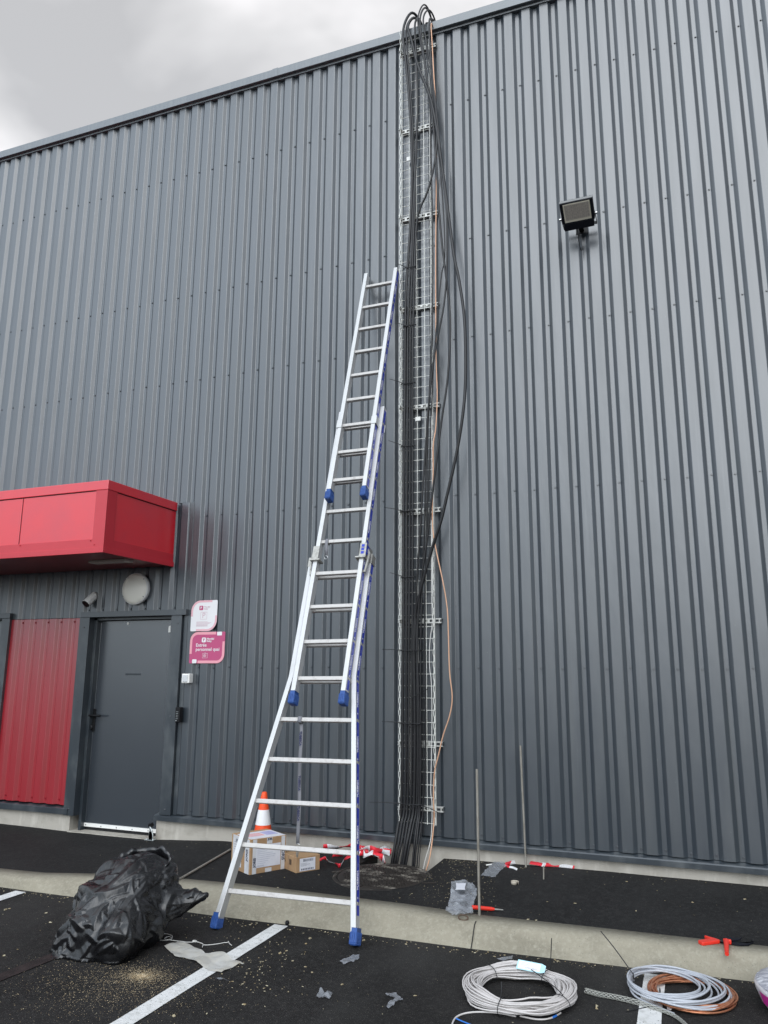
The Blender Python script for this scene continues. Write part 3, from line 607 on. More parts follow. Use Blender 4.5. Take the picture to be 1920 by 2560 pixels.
for u0, u1, ur, sec in SEC:
    zc = DN*sec
    for side in (-1, 1):
        us = [u0, 1.66, u1] if sec == 0 else [u0, u1]
        g = MB(); vs = []
        # C section with lips at the back
        for u in us:
            xi = inner(sec, u, side); xo = xi+side*TW
            vs += [(xi, u, zc-DP), (xo, u, zc-DP), (xo, u, zc+DP), (xi, u, zc+DP)]
        fs = []
        for i in range(len(us)-1):
            a, b = 4*i, 4*i+4
            for j in range(4): f = (a+j, a+(j+1) % 4, b+(j+1) % 4, b+j); fs.append(f if side > 0 else f[::-1])
        fs += [(0, 1, 2, 3)[::-1] if side > 0 else (0, 1, 2, 3), tuple(range(len(vs)-4, len(vs))) if side > 0 else tuple(range(len(vs)-1, len(vs)-5, -1))]
        g.add([ML @ V(v) for v in vs], fs)
        st = g.build('stile', m_alu, lad, 0.003)
        # blue printed band on the outer face
        g = MB(); base = u0+(0.05 if sec else 0.10)
        segs = []
        u = base
        while u < u1-0.06:
            k = round((u-ur)/S); ue = min(ur+(math.floor((u-ur)/S+1e-6)+1)*S-0.010, u1-0.03)
            segs.append((u, ue)); u = ue+0.020
        for a, b in segs:
            if sec == 0 and a < 1.66 < b: pcs = [(a, 1.659), (1.661, b)]
            else: pcs = [(a, b)]
            for c, d in pcs:
                xa, xb = inner(sec, c, side)+side*(TW+0.0008), inner(sec, d, side)+side*(TW+0.0008)
                g.add([ML @ V((xa, c, zc-0.024)), ML @ V((xb, d, zc-0.024)), ML @ V((xb, d, zc+0.018)), ML @ V((xa, c, zc+0.018))], [(0, 1, 2, 3)] if side > 0 else [(3, 2, 1, 0)], 0)
        if side > 0:
            for i, (a, b) in enumerate(segs):
                if b-a < 0.15: continue
                c = (a+b)/2+random.uniform(-0.03, 0.03); xo = inner(sec, c, side)+TW+0.0016
                d = V((inner(sec, c+0.05, side)-inner(sec, c, side), 0.05, 0)).normalized()
                Mt = ML @ frame((xo, c, zc+0.001), d, (0, 0, 1))
                text_into(g, 'TUBESCA', 0.027, Mt, 1, 0.0008)
                g.lathe([(0.007, 0), (0.007, 0.0006), (0, 0.0006)], 8, Mt @ Matrix.Translation((-0.10, 0, 0)), 1, False)
                for q in (-0.0, ):
                    g.add([Mt @ V((0.075, -0.002, 0)), Mt @ V((0.10, -0.002, 0)), Mt @ V((0.10, 0.001, 0)), Mt @ V((0.075, 0.001, 0))], [(0, 1, 2, 3)], 1)
        g.build('stile_label', [m_bluelab, m_wtext], st)
        # dark crimped rung ends showing on the outer face
        for i in range(9):
            c = ur+i*S; xo = inner(sec, c, side)+side*TW
            g = MB(); g.box(*sorted((xo-side*0.001, xo+side*0.0022)), c-0.009, c+0.009, zc-0.010, zc+0.008, M=ML)
            g.build('rung_rivet', m_clamp, st)
        # feet and caps
        xm = inner(sec, u0, side)+side*TW/2
        if side: 
            g = MB(); dz0, dz1 = zc-DP, zc+DP
            lx = xm + (side*0.143*0.04 if sec == 0 else 0)
            top, bot = u0+0.035, u0-0.058
            prof = [(-0.020, -0.036, top), (0.020, 0.036, top), (-0.030 if sec == 0 else -0.022, -0.046, bot+0.012), (0.030 if sec == 0 else 0.022, 0.046, bot+0.012)]
            vs = []
            for (hx, hz, y) in ((0.0185, 0.0355, top), (0.0195, 0.037, u0-0.01), (0.023, 0.042, bot+0.016), (0.019, 0.032, bot)):
                vs += [(lx-hx, y, zc-hz), (lx+hx, y, zc-hz), (lx+hx, y, zc+hz), (lx-hx, y, zc+hz)]
            fs = [(4*i+j, 4*i+(j+1) % 4, 4*i+4+(j+1) % 4, 4*i+4+j) for i in range(3) for j in range(4)]
            fs = [f[::-1] for f in fs] + [(0, 1, 2, 3)[::-1], (12, 13, 14, 15)]
            g.add([ML @ V(v) for v in vs], [f[::-1] for f in fs])
            for j in range(6):
                zz = zc-0.038+j*0.0145
                g.box(lx-0.0245, lx+0.0245, bot+0.004, u0+0.012, zz, zz+0.005, M=ML)
            for j in range(4):
                xx = lx-0.021+j*0.0125
                g.box(xx, xx+0.004, bot+0.004, u0+0.012, zc-0.0435, zc+0.0435, M=ML)
            if sec == 0:
                pass
            fo = g.build('foot', m_bluecap, st, 0.002)
        if sec > 0 or True:
            g = MB(); xm = inner(sec, u1, side)+side*TW/2
            g.box(xm-0.011, xm+0.011, u1-0.004, u1+0.004, zc-DP+0.003, zc+DP-0.003, M=ML); g.build('end_cap', m_black if sec else m_clamp, st)
    for i in range(9):
        c = ur+i*S; xl, xr = inner(sec, c, -1)-0.004, inner(sec, c, 1)+0.004
        g = MB(); g.box(xl, xr, c-0.0145, c+0.0145, zc-0.014, zc+0.016, M=ML)
        r = g.build('rung', m_rung, lad, 0.0035)
# guide collars holding the top section (on the middle one) and the hooked clamp lower down
def bx(mb, x0, x1, y0, y1, z0, z1): mb.box(min(x0, x1), max(x0, x1), y0, y1, z0, z1, M=ML)
for side in (-1, 1):
    xi = inner(2, 0, side); xo = inner(1, 0, side)+side*TW; y = UT+2*S; g = MB()
    bx(g, xi-side*0.002, xi+side*0.046, y-0.035, y+0.045, 2*DN+DP, 2*DN+DP+0.005)
    bx(g, xi+side*0.042, xi+side*0.046, y-0.035, y+0.045, DN-0.036, 2*DN+DP)
    bx(g, xi+side*0.046, xo+side*0.004, y-0.035, y+0.045, DN-0.040, DN-0.036)
    g.build('guide_collar', m_alu, lad, 0.002)
    xi = inner(1, 0, side); y = UM+3.45*S; g = MB(); x2 = inner(0, 2.4, side)+side*TW
    bx(g, xi-side*0.004, xi+side*0.050, y-0.01, y+0.105, DN+DP, DN+DP+0.006)
    bx(g, xi+side*0.040, xi+side*0.047, y-0.01, y+0.105, -DP, DN+DP)
    bx(g, xi-side*0.028, xi+side*0.056, y-0.028, y-0.016, DN-0.02, DN+DP+0.022)
    bx(g, xi+side*0.047, x2+side*0.006, y-0.035, y+0.045, -DP-0.006, 0.035)
    g.tube([ML @ V((xi+side*0.035, y+0.09, DN-0.02)), ML @ V((xi+side*0.062, y+0.03, DN+0.0)), ML @ V((xi+side*0.060, y-0.05, DN+0.006)), ML @ V((xi+side*0.048, y-0.135, DN+0.008))], [0.010, 0.012, 0.013, 0.011], 6)
    cl = g.build('clamp', m_clamp, lad, 0.0015)
    if side > 0:
        g = MB(); bx(g, xi+0.0475, xi+0.0485, y+0.012, y+0.095, DN-0.034, DN+DP-0.004); g.build('clamp_sticker', m_bluelab, cl)
        g = MB()
        for k in range(3): bx(g, xi+0.010, xi+0.034, y+0.01+k*0.03, y+0.032+k*0.03, DN+DP+0.0062, DN+DP+0.0070)
        g.build('clamp_sticker', m_bluelab, cl)
g = MB()
x0 = inner(1, 0, -1); a = ML @ V((x0+0.048, UM+4*S+0.018, DN)); 
def ribbon(mb, pts, wdir, wd, mi=0):
    vs = []; w = V(wdir).normalized()*wd/2
    for p in pts: vs += [V(p)-w, V(p)+w]
    n = len(pts); mb.add(vs, [(2*i, 2*i+1, 2*i+3, 2*i+2) for i in range(n-1)], mi, True)
dn = V((0, 0, -1))
pp = [ML @ V((x0+0.048, UM+4*S-0.018, DN-0.018)), ML @ V((x0+0.048, UM+4*S+0.018, DN-0.018)), ML @ V((x0+0.048, UM+4*S+0.018, DN+0.020)), ML @ V((x0+0.048, UM+4*S-0.016, DN+0.022))]
pp += [pp[-1]+dn*0.05, pp[-1]+dn*0.105]
ribbon(g, pp, e1, 0.026); sb = g.build('strap', m_strap, lad); sb.modifiers.new('solid', 'SOLIDIFY').thickness = 0.002
tail = pp[-1]; g = MB(); g.tube([tail+V((0.014*math.cos(a), -0.001, -0.012+0.014*math.sin(a))) for a in [R(30*k) for k in range(12)]], 0.0022, 6, closed=True); g.build('ring', m_chrome, sb)
c = UA+4*S; xs_ = -0.145
pp = [ML @ V((xs_, c-0.018, -0.017)), ML @ V((xs_, c+0.017, -0.017)), ML @ V((xs_, c+0.018, 0.019)), ML @ V((xs_, c-0.017, 0.019))]
pp = pp + [pp[0]+V((0, 0, -0.004))]
g = MB(); ribbon(g, pp, e1, 0.030); hp = pp[-1]
L_ = 0.80; ribbon(g, [hp + dn*(L_*k/12)+V((0.004*math.sin(k*0.9), 0.004*math.cos(k), 0)) for k in range(13)], (1, 0, 0), 0.026)
Mt = frame(hp+V((0, -0.006, -0.20)), (0, 0, 1), (-1, 0, 0))
for q in (0.10, 0.40, 0.60): text_into(g, 'TUBESCA', 0.024, frame(hp+V((0, -0.007, -q)), (0, 0, -1), (1, 0, 0)), 1, 0.0004)
sb = g.build('strap', [m_strap, mat('navy_print', (0.03, 0.035, 0.12), 0.7)], lad); sb.modifiers.new('solid', 'SOLIDIFY').thickness = 0.002
e_ = hp+dn*L_; g = MB(); g.tube([e_+V((0.014*math.cos(a), 0, -0.012+0.014*math.sin(a))) for a in [R(30*k) for k in range(12)]], 0.0022, 6, closed=True)
g.build('ring', m_chrome, sb)
g = MB(); g.tube(smooth([e_+V((0, 0, -0.024)), e_+V((0.004, 0, -0.045)), e_+V((-0.002, 0, -0.085)), e_+V((-0.008, 0, -0.07)), e_+V((-0.007, 0, -0.05))]), 0.004, 6); g.build('hook', m_clamp, sb)

# ------------------------------------------------------------------ cable tray
TX0, TX1, TZ0, TZ1 = -0.492, -0.182, 0.395, 8.12; YB, YS = -0.066, -0.118
tray = thing('cable_tray', ((TX0+TX1)/2, -0.05, TZ0), 'tall galvanised wire mesh cable tray fixed up the ribbed wall', 'cable tray')
g = MB()
nlong = 5
zz = [TZ0+0.1*k for k in range(int((TZ1-TZ0)/0.1)+1)]
for i in range(nlong):
    x = TX0+0.004+(TX1-TX0-0.008)*i/(nlong-1); g.tube([(x, YB-0.0025, TZ0-0.01), (x, YB-0.0025, TZ1)], 0.0030, 5, cap=False)
for x in (TX0, TX1):
    for y, am in ((YS, 0.0045), (YS+0.026, 0.003)):
        pts = []; z = TZ0-0.01; k = 0
        while z < TZ1: pts.append((x+am*math.sin(z*2*math.pi/0.1)*(1 if y == YS else -1), y, z)); z += 0.025
        g.tube(pts, 0.0030, 5, cap=False)
for z in zz: g.tube([(TX0, YS, z), (TX0, YB-0.006, z), (TX0+0.006, YB, z), (TX1-0.006, YB, z), (TX1, YB-0.006, z), (TX1, YS, z)], 0.0029, 5)
tag(g.build('wire_mesh', m_wire, tray), 'wire mesh')
for k, z in enumerate((0.507, 1.023, 2.046, 3.026, 4.006, 5.001, 5.960, 6.942, 7.86)):
    g = MB(); x0, x1, t_ = -0.515, -0.128, 0.0025
    # slotted strut: back web + two flanges
    g.box(x0, x1, -0.060, -0.0575, z-0.021, z-0.010); g.box(x0, x1, -0.060, -0.0575, z+0.010, z+0.021)
    x = x0
    while x < x1-0.02: g.box(x, x+0.022, -0.060, -0.0575, z-0.010, z+0.010); x += 0.052
    g.box(x1-0.012, x1, -0.060, -0.0575, z-0.010, z+0.010)
    g.box(x0, x1, -0.0575, -0.0275, z-0.021, z-0.0185); g.box(x0, x1, -0.0575, -0.0275, z+0.0185, z+0.021)
    rl = g.build('rail', m_galv, tray)
    g = MB()
    for x in (TX0, ): g.box(x-0.012, x+0.006, -0.124, -0.061, z-0.014, z-0.009); g.box(x-0.012, x+0.006, -0.124, -0.061, z+0.009, z+0.014); g.box(x-0.005, x+0.003, -0.126, -0.062, z-0.010, z+0.010)
    g.build('clip', m_galv, rl)
for (px, py, w_, h_) in ((1021, 397, 0.018, 0.022), (1045, 1047, 0.025, 0.019), (1049, 325, 0.010, 0.012)):
    p = at(px, py, 'y', -0.074); g = MB(); g.box(p.x-w_, p.x+w_, -0.0765, -0.0715, p.z-h_, p.z+h_); g.build('tape_tag', m_tape, tray)

# ------------------------------------------------------------------ cables
def cable(name, pts, dia, m, label, cat, group=None, k=5, n=8):
    P = [at(x, y, 'y', d) if not isinstance(x, Vector) else x for (x, y, d) in pts]
    g = MB(); g.tube(smooth(P, k), dia/2, n)
    return tag(g.build(name, m), label, cat, group)
def foot(px, py, yy, pxm=None):
    """down into the pit behind the manhole"""
    a = at(px, py, 'y', yy); return a
BG = 'black cables strapped into the tray'
UPL = 'black cable strapped straight into the left of the wire tray'
def over(px, py, dx=0.0, h=0.0):
    """arch over the coping: last visible point then down behind"""
    a = at(px, py, 'y', -0.13)
    return [a, V((a.x+0.012+dx*0.4, -0.03, a.z+0.085+h)), V((a.x+0.03+dx*0.8, 0.08, a.z+0.07+h)), V((a.x+0.045+dx, 0.2, a.z-0.02)), V((a.x+0.05+dx, 0.30, top_z(a.x)+0.02))]
def run(name, low, mid, end, dia, label, grp=None, m=m_cable, d0=-0.092, cat='cable'):
    pts = []
    x0, y0 = low[0]; a = at(x0, y0, 'y', -0.17)
    g0 = V((a.x-0.012, a.y-0.02, -0.10)); P = [g0, at(x0, y0, 'y', -0.17)]
    for (x, y) in low[1:]: P.append(at(x, y, 'y', -0.15 if y > 2090 else -0.115 if y > 2030 else d0))
    for q in mid: P.append(at(q[0], q[1], 'y', q[2] if len(q) > 2 else d0))
    P += end
    g = MB(); g.tube(smooth(P, 5), dia/2, 8)
    return tag(g.build(name, m), label, cat, grp)
# straight ones at the left, bottom to top
run('black_cable', [(979, 2166), (988, 2110), (996, 2060), (1003, 2020)], [(1006, 1900), (1007, 1700), (1008.5, 1500), (1009, 1300), (1010.5, 1100), (1012, 1000), (1013, 850), (1015, 740), (1021, 640), (1026, 560), (1030, 470), (1030, 400, -.10), (1026, 300, -.12), (1020, 211, -.13), (1014, 150, -.13)], over(1008, 76, 0.09, 0.20), 0.027, 'thick black cable at the left edge of the tray, arching highest over the coping')
run('black_cable', [(985, 2168), (996, 2110), (1004, 2060), (1011, 2020)], [(1015, 1900), (1015.5, 1700), (1016, 1500), (1016.6, 1300), (1018, 1100), (1018.5, 1000), (1019, 850), (1022, 740), (1028, 640), (1031, 560), (1035, 482), (1040, 392, -.1), (1042, 331, -.12), (1044, 271, -.13), (1043, 211, -.13), (1041, 150, -.13)], over(1037, 66, -0.02, 0.10), 0.022, UPL, BG)
run('black_cable', [(991, 2169), (1003, 2110), (1011, 2060), (1018, 2020)], [(1021.4, 1900), (1022, 1700), (1023, 1500), (1024.5, 1300), (1025, 1100), (1025, 1000), (1025.5, 850), (1028, 740), (1032, 640), (1035, 560), (1038, 482), (1034, 392, -.1), (1032, 331, -.12), (1029, 271, -.13), (1022, 180, -.13), (1018, 120, -.13)], over(1016, 70, 0.07, 0.12), 0.020, UPL, BG)
run('black_cable', [(1001, 2172), (1011, 2110), (1019, 2060), (1026, 2020)], [(1029, 1900), (1030, 1700), (1031, 1500), (1031.5, 1300), (1031, 1100), (1030.5, 1000), (1031.5, 850), (1034, 760), (1037, 650), (1042, 557), (1051, 520, -.11), (1069, 478, -.13), (1084, 420, -.14), (1092, 360, -.15), (1090, 290, -.14), (1083, 225, -.13), (1077, 150, -.13)], over(1073, 55, 0.0, 0.02), 0.021, 'black cable crossing the tray from left to right just below the top')
run('black_cable', [(1006, 2174), (1017, 2110), (1027, 2060), (1034, 2020)], [(1037, 1900), (1036.5, 1750), (1035, 1620), (1038, 1537), (1048, 1490, -.11), (1064, 1427, -.13), (1083, 1363, -.15), (1103, 1300, -.17), (1117, 1241, -.18), (1142, 1130, -.20), (1159, 1020, -.22), (1164, 925, -.22), (1161, 798, -.22), (1148, 703, -.20), (1135, 640, -.19), (1119, 520, -.17), (1107, 430, -.16), (1093, 331, -.15), (1081, 265, -.14), (1069, 226, -.14), (1051, 181, -.14), (1039, 145, -.13), (1030, 105, -.13)], over(1020, 66, 0.05, 0.10), 0.028, 'thick black cable bulging farthest to the right of the tray in a long bow')
run('black_cable', [(1013, 2174), (1024, 2110), (1034, 2060), (1041, 2020)], [(1043.7, 1900), (1043.5, 1750), (1043, 1600), (1050, 1480, -.11), (1060, 1400, -.13), (1069, 1336, -.14), (1076, 1273, -.15), (1088, 1178, -.17), (1104, 1051, -.18), (1118, 956, -.19), (1124.5, 861, -.19), (1124.5, 782, -.19), (1116, 700, -.18), (1104, 600, -.17), (1096, 500, -.16), (1090, 400, -.15), (1082, 300, -.14), (1070, 211, -.13), (1058, 130, -.13)], over(1050, 50, 0.02, 0.15), 0.020, 'thin black cable in the second, smaller bow right of the tray')
run('black_cable', [(1030, 2180), (1036, 2110), (1042, 2060), (1046, 2020)], [(1048, 1900), (1047, 1750), (1041, 1600), (1040, 1500), (1047, 1380, -.11), (1052, 1305, -.12), (1056.5, 1225, -.13), (1061, 1162, -.13), (1066, 1083, -.14), (1072, 1004, -.15), (1083, 909, -.17), (1094, 846, -.18), (1109, 767, -.2), (1116.6, 681, -.2), (1118, 560, -.18), (1112, 480, -.17), (1103, 400, -.16), (1093, 300, -.15), (1082, 200, -.14), (1069, 120, -.13)], over(1058, 50, 0.03, 0.12), 0.018, 'black cable slanting across the bows right of the tray')
run('black_cable', [(1035, 2181), (1041, 2110), (1046, 2060), (1050, 2020)], [(1052, 1900), (1051.5, 1750), (1052, 1600), (1054, 1500), (1058, 1400), (1062, 1300, -.11), (1064, 1200, -.12), (1070, 1060, -.13), (1078, 900, -.14), (1081, 760, -.14), (1082, 640, -.14), (1080, 500, -.13), (1077, 380, -.13), (1075, 280, -.13), (1065, 180, -.13), (1051, 105, -.13)], over(1045, 45, 0.04, 0.16), 0.016, 'slim black cable running up along the right side of the tray')
run('black_cable', [(1041, 2182), (1047, 2110), (1053, 2060), (1058, 2020)], [(1063, 1900), (1063, 1750), (1062, 1600), (1063, 1450), (1068, 1300, -.11), (1074, 1150, -.12), (1080, 1000, -.13), (1086, 880, -.14), (1102, 700, -.15), (1112, 640, -.16), (1108, 520, -.16), (1098, 400, -.15), (1087, 300, -.14), (1073, 180, -.13)], over(1062, 70, 0.02, 0.05), 0.012, 'thinnest black cable standing clear of the bundle near the tray\'s right wires')
cable('black_cable', [(1082, 640, -.13), (1081, 780, -.13), (1077, 880, -.13), (1072, 1000, -.12), (1070, 1120, -.12), (1066, 1300, -.11), (1062, 1500, -.10), (1058, 1700, -.095), (1058, 1950, -.1), (1055, 2060, -.13), (1046, 2181, -.17)], 0.008, m_cable, 'hair thin black cable loose over the right mesh of the tray', 'cable')
# orange (bare copper coloured) lead and white lead
O_ = [(1062.7, 2186, -.19), (1070, 2161, -.18), (1075.6, 2137, -.17), (1080.3, 2103, -.15), (1083.7, 2069, -.14), (1085.4, 2035, -.13), (1083.7, 2000, -.13), (1086, 1933, -.13), (1097, 1885, -.13), (1108, 1838, -.13), (1124, 1790, -.13), (1130.6, 1743, -.13), (1124, 1680, -.13), (1121, 1585, -.13), (1118, 1521, -.13), (1108, 1458, -.14), (1088, 1363, -.14), (1081, 1300, -.13), (1083, 1178, -.13), (1083, 1115, -.13), (1089.7, 1067, -.13), (1093, 988, -.13), (1091, 925, -.13), (1089.7, 842, -.13), (1089.3, 640, -.13), (1091, 452, -.135), (1091, 360, -.135), (1090, 271, -.14), (1085, 196, -.14), (1081, 120, -.14), (1078, 60, -.14)]
P = [at(*a[:2], 'y', a[2]) for a in O_]; P = [V((P[0].x, P[0].y, -0.05))] + P + [V((P[-1].x, -0.02, P[-1].z+0.02)), V((P[-1].x+0.01, 0.25, top_z(0)-0.02))]
g = MB(); g.tube(smooth(P, 5), 0.0055, 8); tag(g.build('copper_lead', m_copperw), 'pale orange copper lead wandering down the right side of the tray', 'cable')
W_ = [(1056.6, 2182, -.19), (1064.7, 2144, -.17), (1073, 2117, -.16), (1078, 2090, -.14), (1080, 2049, -.13), (1080, 2008, -.13), (1077, 1981, -.13), (1077.6, 1940, -.13), (1080, 1800, -.125), (1078.3, 1706, -.125), (1074, 1669, -.125), (1073.6, 1629, -.125), (1075.6, 1595, -.125), (1081, 1554, -.125), (1079.7, 1500, -.125), (1079, 1400, -.125), (1079, 1300, -.125)]
P = [at(*a[:2], 'y', a[2]) for a in W_]; P = [V((P[0].x, P[0].y, -0.05))] + P
P += [V((TX1+0.002, -0.128, z)) for z in (2.2, 2.9, 3.6, 4.4, 5.2, 6.0, 6.8, 7.6, 8.1)]
g = MB(); g.tube(smooth(P, 4), 0.0036, 6); tag(g.build('white_lead', m_whitew), 'thin white lead clipped along the right edge of the tray', 'cable')

# cable ties round the bundle
TIES = [(1735, 'lowest', 0.30, 2), (1562, 'second', 0.20, 4), (1405, 'third', 0.20, 2), (1247, 'fourth', 0.14, 18), (1105, 'fifth', 0.19, 12), (965, 'sixth', 0.16, 22), (830, 'seventh', 0.15, 20), (705, 'eighth', 0.12, 15), (580, 'ninth', 0.10, 25)]
for i, (yo, nm, ln, an) in enumerate(TIES):
    py = yo*1.1573; xr = 1052 if i < 3 else 1035 if i < 7 else 1037
    a = at(1003 if i < 7 else 1010, py, 'y', -0.107); b = at(xr, py, 'y', -0.107)
    g = MB(); cyy = -0.110 if i else -0.125
    g.tube(smooth([V((a.x-0.006, -0.085, a.z)), V((a.x, cyy, a.z)), V((a.x*0.6+b.x*0.4, cyy-0.004, a.z-0.002)), V((b.x, cyy, a.z+0.001)), V((b.x+0.008, -0.085, a.z))], 4), 0.0045, 6)
    t_ = V((-math.cos(R(an)), -0.35, math.sin(R(an)))).normalized()
    h = V((a.x+0.03, cyy-0.004, a.z))
    g.tube([h, h+t_*ln*0.5+V((0, 0, 0.004)), h+t_*ln*0.95], [0.0042, 0.0036, 0.0026], 5)
    if i in (0, 2, 1): g.tube([V((b.x-0.1, cyy-0.01, a.z-0.035)), V((b.x+0.02, cyy-0.006, a.z+0.01))], 0.0025, 5)
    if i == 0: g.tube([V((b.x, cyy, a.z)), V((b.x+0.09, -0.16, a.z-0.012)), V((b.x+0.21, -0.20, a.z-0.05))], 0.0027, 5)
    g.box(a.x+0.026, a.x+0.036, cyy-0.010, cyy-0.002, a.z-0.004, a.z+0.004)
    tag(g.build('cable_tie', m_tie), 'black cable tie with loose tail round the bundle, %s tie up from the pavement' % nm, 'cable tie', 'black cable ties round the cable bundle')
p0, p1 = at(1022, 1748, 'y', -0.13), at(1070, 1722, 'y', -0.14)
g = MB(); g.tube([p0, p1], 0.003, 5); tag(g.build('cable_tie', m_tie), 'loose black tie lying slantwise against the lower cables between the second and third bands', 'cable tie', 'black cable ties round the cable bundle')

# ------------------------------------------------------------------ things on the pavement
def pz(v): return pav_z(v.x, v.y)
def atg(px, py, h=0.0):
    """photo point on the pavement surface (iterated)"""
    z = 0.11
    for _ in range(6): p = at(px, py, 'z', z); z = pav_z(p.x, p.y)+h
    return at(px, py, 'z', z)

# manhole
mc = V((-0.405, -0.705, 0)); mc.z = pav_z(mc.x, mc.y-0.2)
man = thing('manhole_cover', mc, 'round cast iron manhole cover in the dark pavement in front of the cable pit', 'manhole cover')
Mm = Matrix.Translation((mc.x, mc.y, mc.z)) @ Matrix.Rotation(R(1.0), 4, 'X')
g = MB(); g.lathe([(0.372, -0.06), (0.372, 0.003), (0.362, 0.006), (0.346, 0.006), (0.343, -0.004)], 72, Mm, 0, False); g.build('frame', m_iron, man)
g = MB(); g.lathe([(0.335, -0.05), (0.335, 0.004), (0.330, 0.007), (0.0, 0.0075)], 72, Mm, 0, False)
for i in range(-11, 12):
    for j in range(-11, 12):
        x, y = i*0.029+(0.0145 if j % 2 else 0), j*0.0275
        if x*x+y*y < 0.30**2:
            c_, s_ = (0.010, 0.003) if (i+j) % 2 else (0.003, 0.010)
            g.box(x-c_, x+c_, y-s_, y+s_, 0.007, 0.0115, M=Mm)
for a in (0, 120, 240): Mq = Mm @ Matrix.Rotation(R(a+20), 4, 'Z'); g.box(0.285, 0.325, -0.012, 0.012, 0.007, 0.012, M=Mq)
g.build('cover', m_iron, man)
# lifting key tab at the side
a = atg(1073, 2208); g = MB(); g.box(-0.05, 0.05, -0.010, 0.010, 0, 0.006, M=Matrix.Translation(a) @ Matrix.Rotation(R(25), 4, 'Z')); g.build('lug', m_iron, man)
a = atg(846, 2180); g = MB(); g.box(-0.05, 0.05, -0.014, 0.014, 0, 0.006, M=Matrix.Translation(a) @ Matrix.Rotation(R(40), 4, 'Z')); g.build('lug', m_iron, man)
# pit floor rubble, dark earth
g = MB(); g.quad((PX0, -0.52, 0.006), (PX1, -0.52, 0.006), (PX1, -0.02, 0.006), (PX0, -0.02, 0.006))
tag(g.build('pit_floor', noisy(mat('pit_earth', (0.05, 0.045, 0.04), 0.95), (0.10, 0.09, 0.075), (30, 30, 30), 0.4, 0.7, bump=0.8, bscale=(60, 60, 60))), kind='structure')

# boxes
def carton(F, Lc, Rc, h, name, label):
    F, Lc, Rc = V(F), V(Lc), V(Rc); z = min(pz(F), pz(Lc), pz(Rc))+0.001
    dl = V(((Lc-F).x, (Lc-F).y, 0)); dr_ = V(((Rc-F).x, (Rc-F).y, 0)); L1, R1 = dl.length, dr_.length
    xr = dr_.normalized(); yl = V((-xr.y, xr.x, 0))
    if yl.dot(dl) < 0: yl = -yl
    M = frame((F.x, F.y, z), xr, yl, (0, 0, 1))
    t = thing(name, (F.x, F.y, z), label, 'box')
    g = MB(); g.box(0, R1, 0, L1, 0, h, M=M); bx_ = g.build('carton', m_card, t, 0.003)
    g = MB(); g.box(0.002, R1-0.002, L1/2-0.0008, L1/2+0.0008, h, h+0.0006, M=M); g.box(-0.0006, 0.0, L1/2-0.0008, L1/2+0.0008, h*0.0+0.001, h-0.001, M=M)
    g.build('flap_seam', m_ink, bx_)
    return t, M, R1, L1, h
b1, Mx, R1, L1, h1 = carton((-1.367, -1.003, 0), (-1.641, -0.855, 0), (-1.206, -0.736, 0), 0.252, 'cardboard_box', 'larger taped cardboard parcel covered in white labels, standing under the orange cone')
def face_box(mb, face, a0, a1, z0, z1, M, mi, o=0.001):
    # face 'f': front (x axis across, y=0), 's': left side (y axis across, x=0)
    if face == 'f': mb.box(a0, a1, -o-0.0004, -o+0.0004, z0, z1, M=M, mi=mi)
    elif face == 's': mb.box(-o-0.0004, -o+0.0004, a0, a1, z0, z1, M=M, mi=mi)
# the face seen right of the near corner runs from F to R: 'x across at y=0'
g = MB()
face_box(g, 'f', 0.05, R1*0.84, 0.045, 0.205, Mx, 0, 0.0016)
for k in range(9): face_box(g, 'f', 0.06, 0.06+random.uniform(0.07, 0.17), 0.185-k*0.014, 0.1868-k*0.014, Mx, 1, 0.0024)
for k in range(3): face_box(g, 'f', 0.06, 0.12, 0.060-k*0.004, 0.0615-k*0.004, Mx, 1, 0.0024)
g.build('delivery_note', [m_paper, m_inkl], b1)
m_btape = noisy(mat('printed_tape', (0.66, 0.66, 0.68), 0.4), (0.56, 0.55, 0.55), (20, 20, 20))
g = MB()
face_box(g, 'f', R1*0.86, R1*0.965, 0.002, h1-0.002, Mx, 0); face_box(g, 'f', 0.020, 0.055, 0.002, h1-0.002, Mx, 0)
face_box(g, 'f', R1*0.45, R1*0.60, h1-0.045, h1-0.002, Mx, 0); face_box(g, 'f', R1*0.42, R1*0.60, 0.002, 0.035, Mx, 0)
face_box(g, 's', 0.015, 0.085, 0.002, h1-0.002, Mx, 0); face_box(g, 's', L1*0.45, L1*0.92, 0.03, h1-0.002, Mx, 0, 0.0012)
text_into(g, 'JORIS', 0.035, Mx @ frame((-0.0022, 0.050, 0.135), (0, 0, 1), (0, 1, 0)) , 1, 0.001)
text_into(g, 'JORIS', 0.034, Mx @ frame((R1*0.912, -0.0022, 0.115), (0, 0, -1), (1, 0, 0)), 1, 0.001)
text_into(g, 'JORIS', 0.028, Mx @ frame((0.038, -0.0022, 0.085), (0, 0, 1), (-1, 0, 0)), 1, 0.001)
text_into(g, 'JOR', 0.022, Mx @ frame((R1*0.53, -0.0022, h1-0.012), (1, 0, 0), (0, 0, 1)), 1, 0.001)
for k in range(7): face_box(g, 's', L1*0.52, L1*0.84, 0.20-k*0.018, 0.2016-k*0.018, Mx, 1, 0.0026)
for k in range(8): face_box(g, 's', L1*0.56+k*0.008, L1*0.56+k*0.008+0.003, 0.205, 0.225, Mx, 1, 0.0026)
g.build('packing_tape', [m_btape, m_ink], b1)
g = MB(); g.box(0.01, R1*0.99, 0.01, L1*0.80, h1+0.0004, h1+0.0014, M=Mx, mi=0)
g.box(0.03, R1*0.55, L1*0.30, L1*0.62, h1+0.0016, h1+0.0022, M=Mx, mi=1); g.box(R1*0.60, R1*0.92, L1*0.28, L1*0.70, h1+0.0016, h1+0.0022, M=Mx, mi=2)
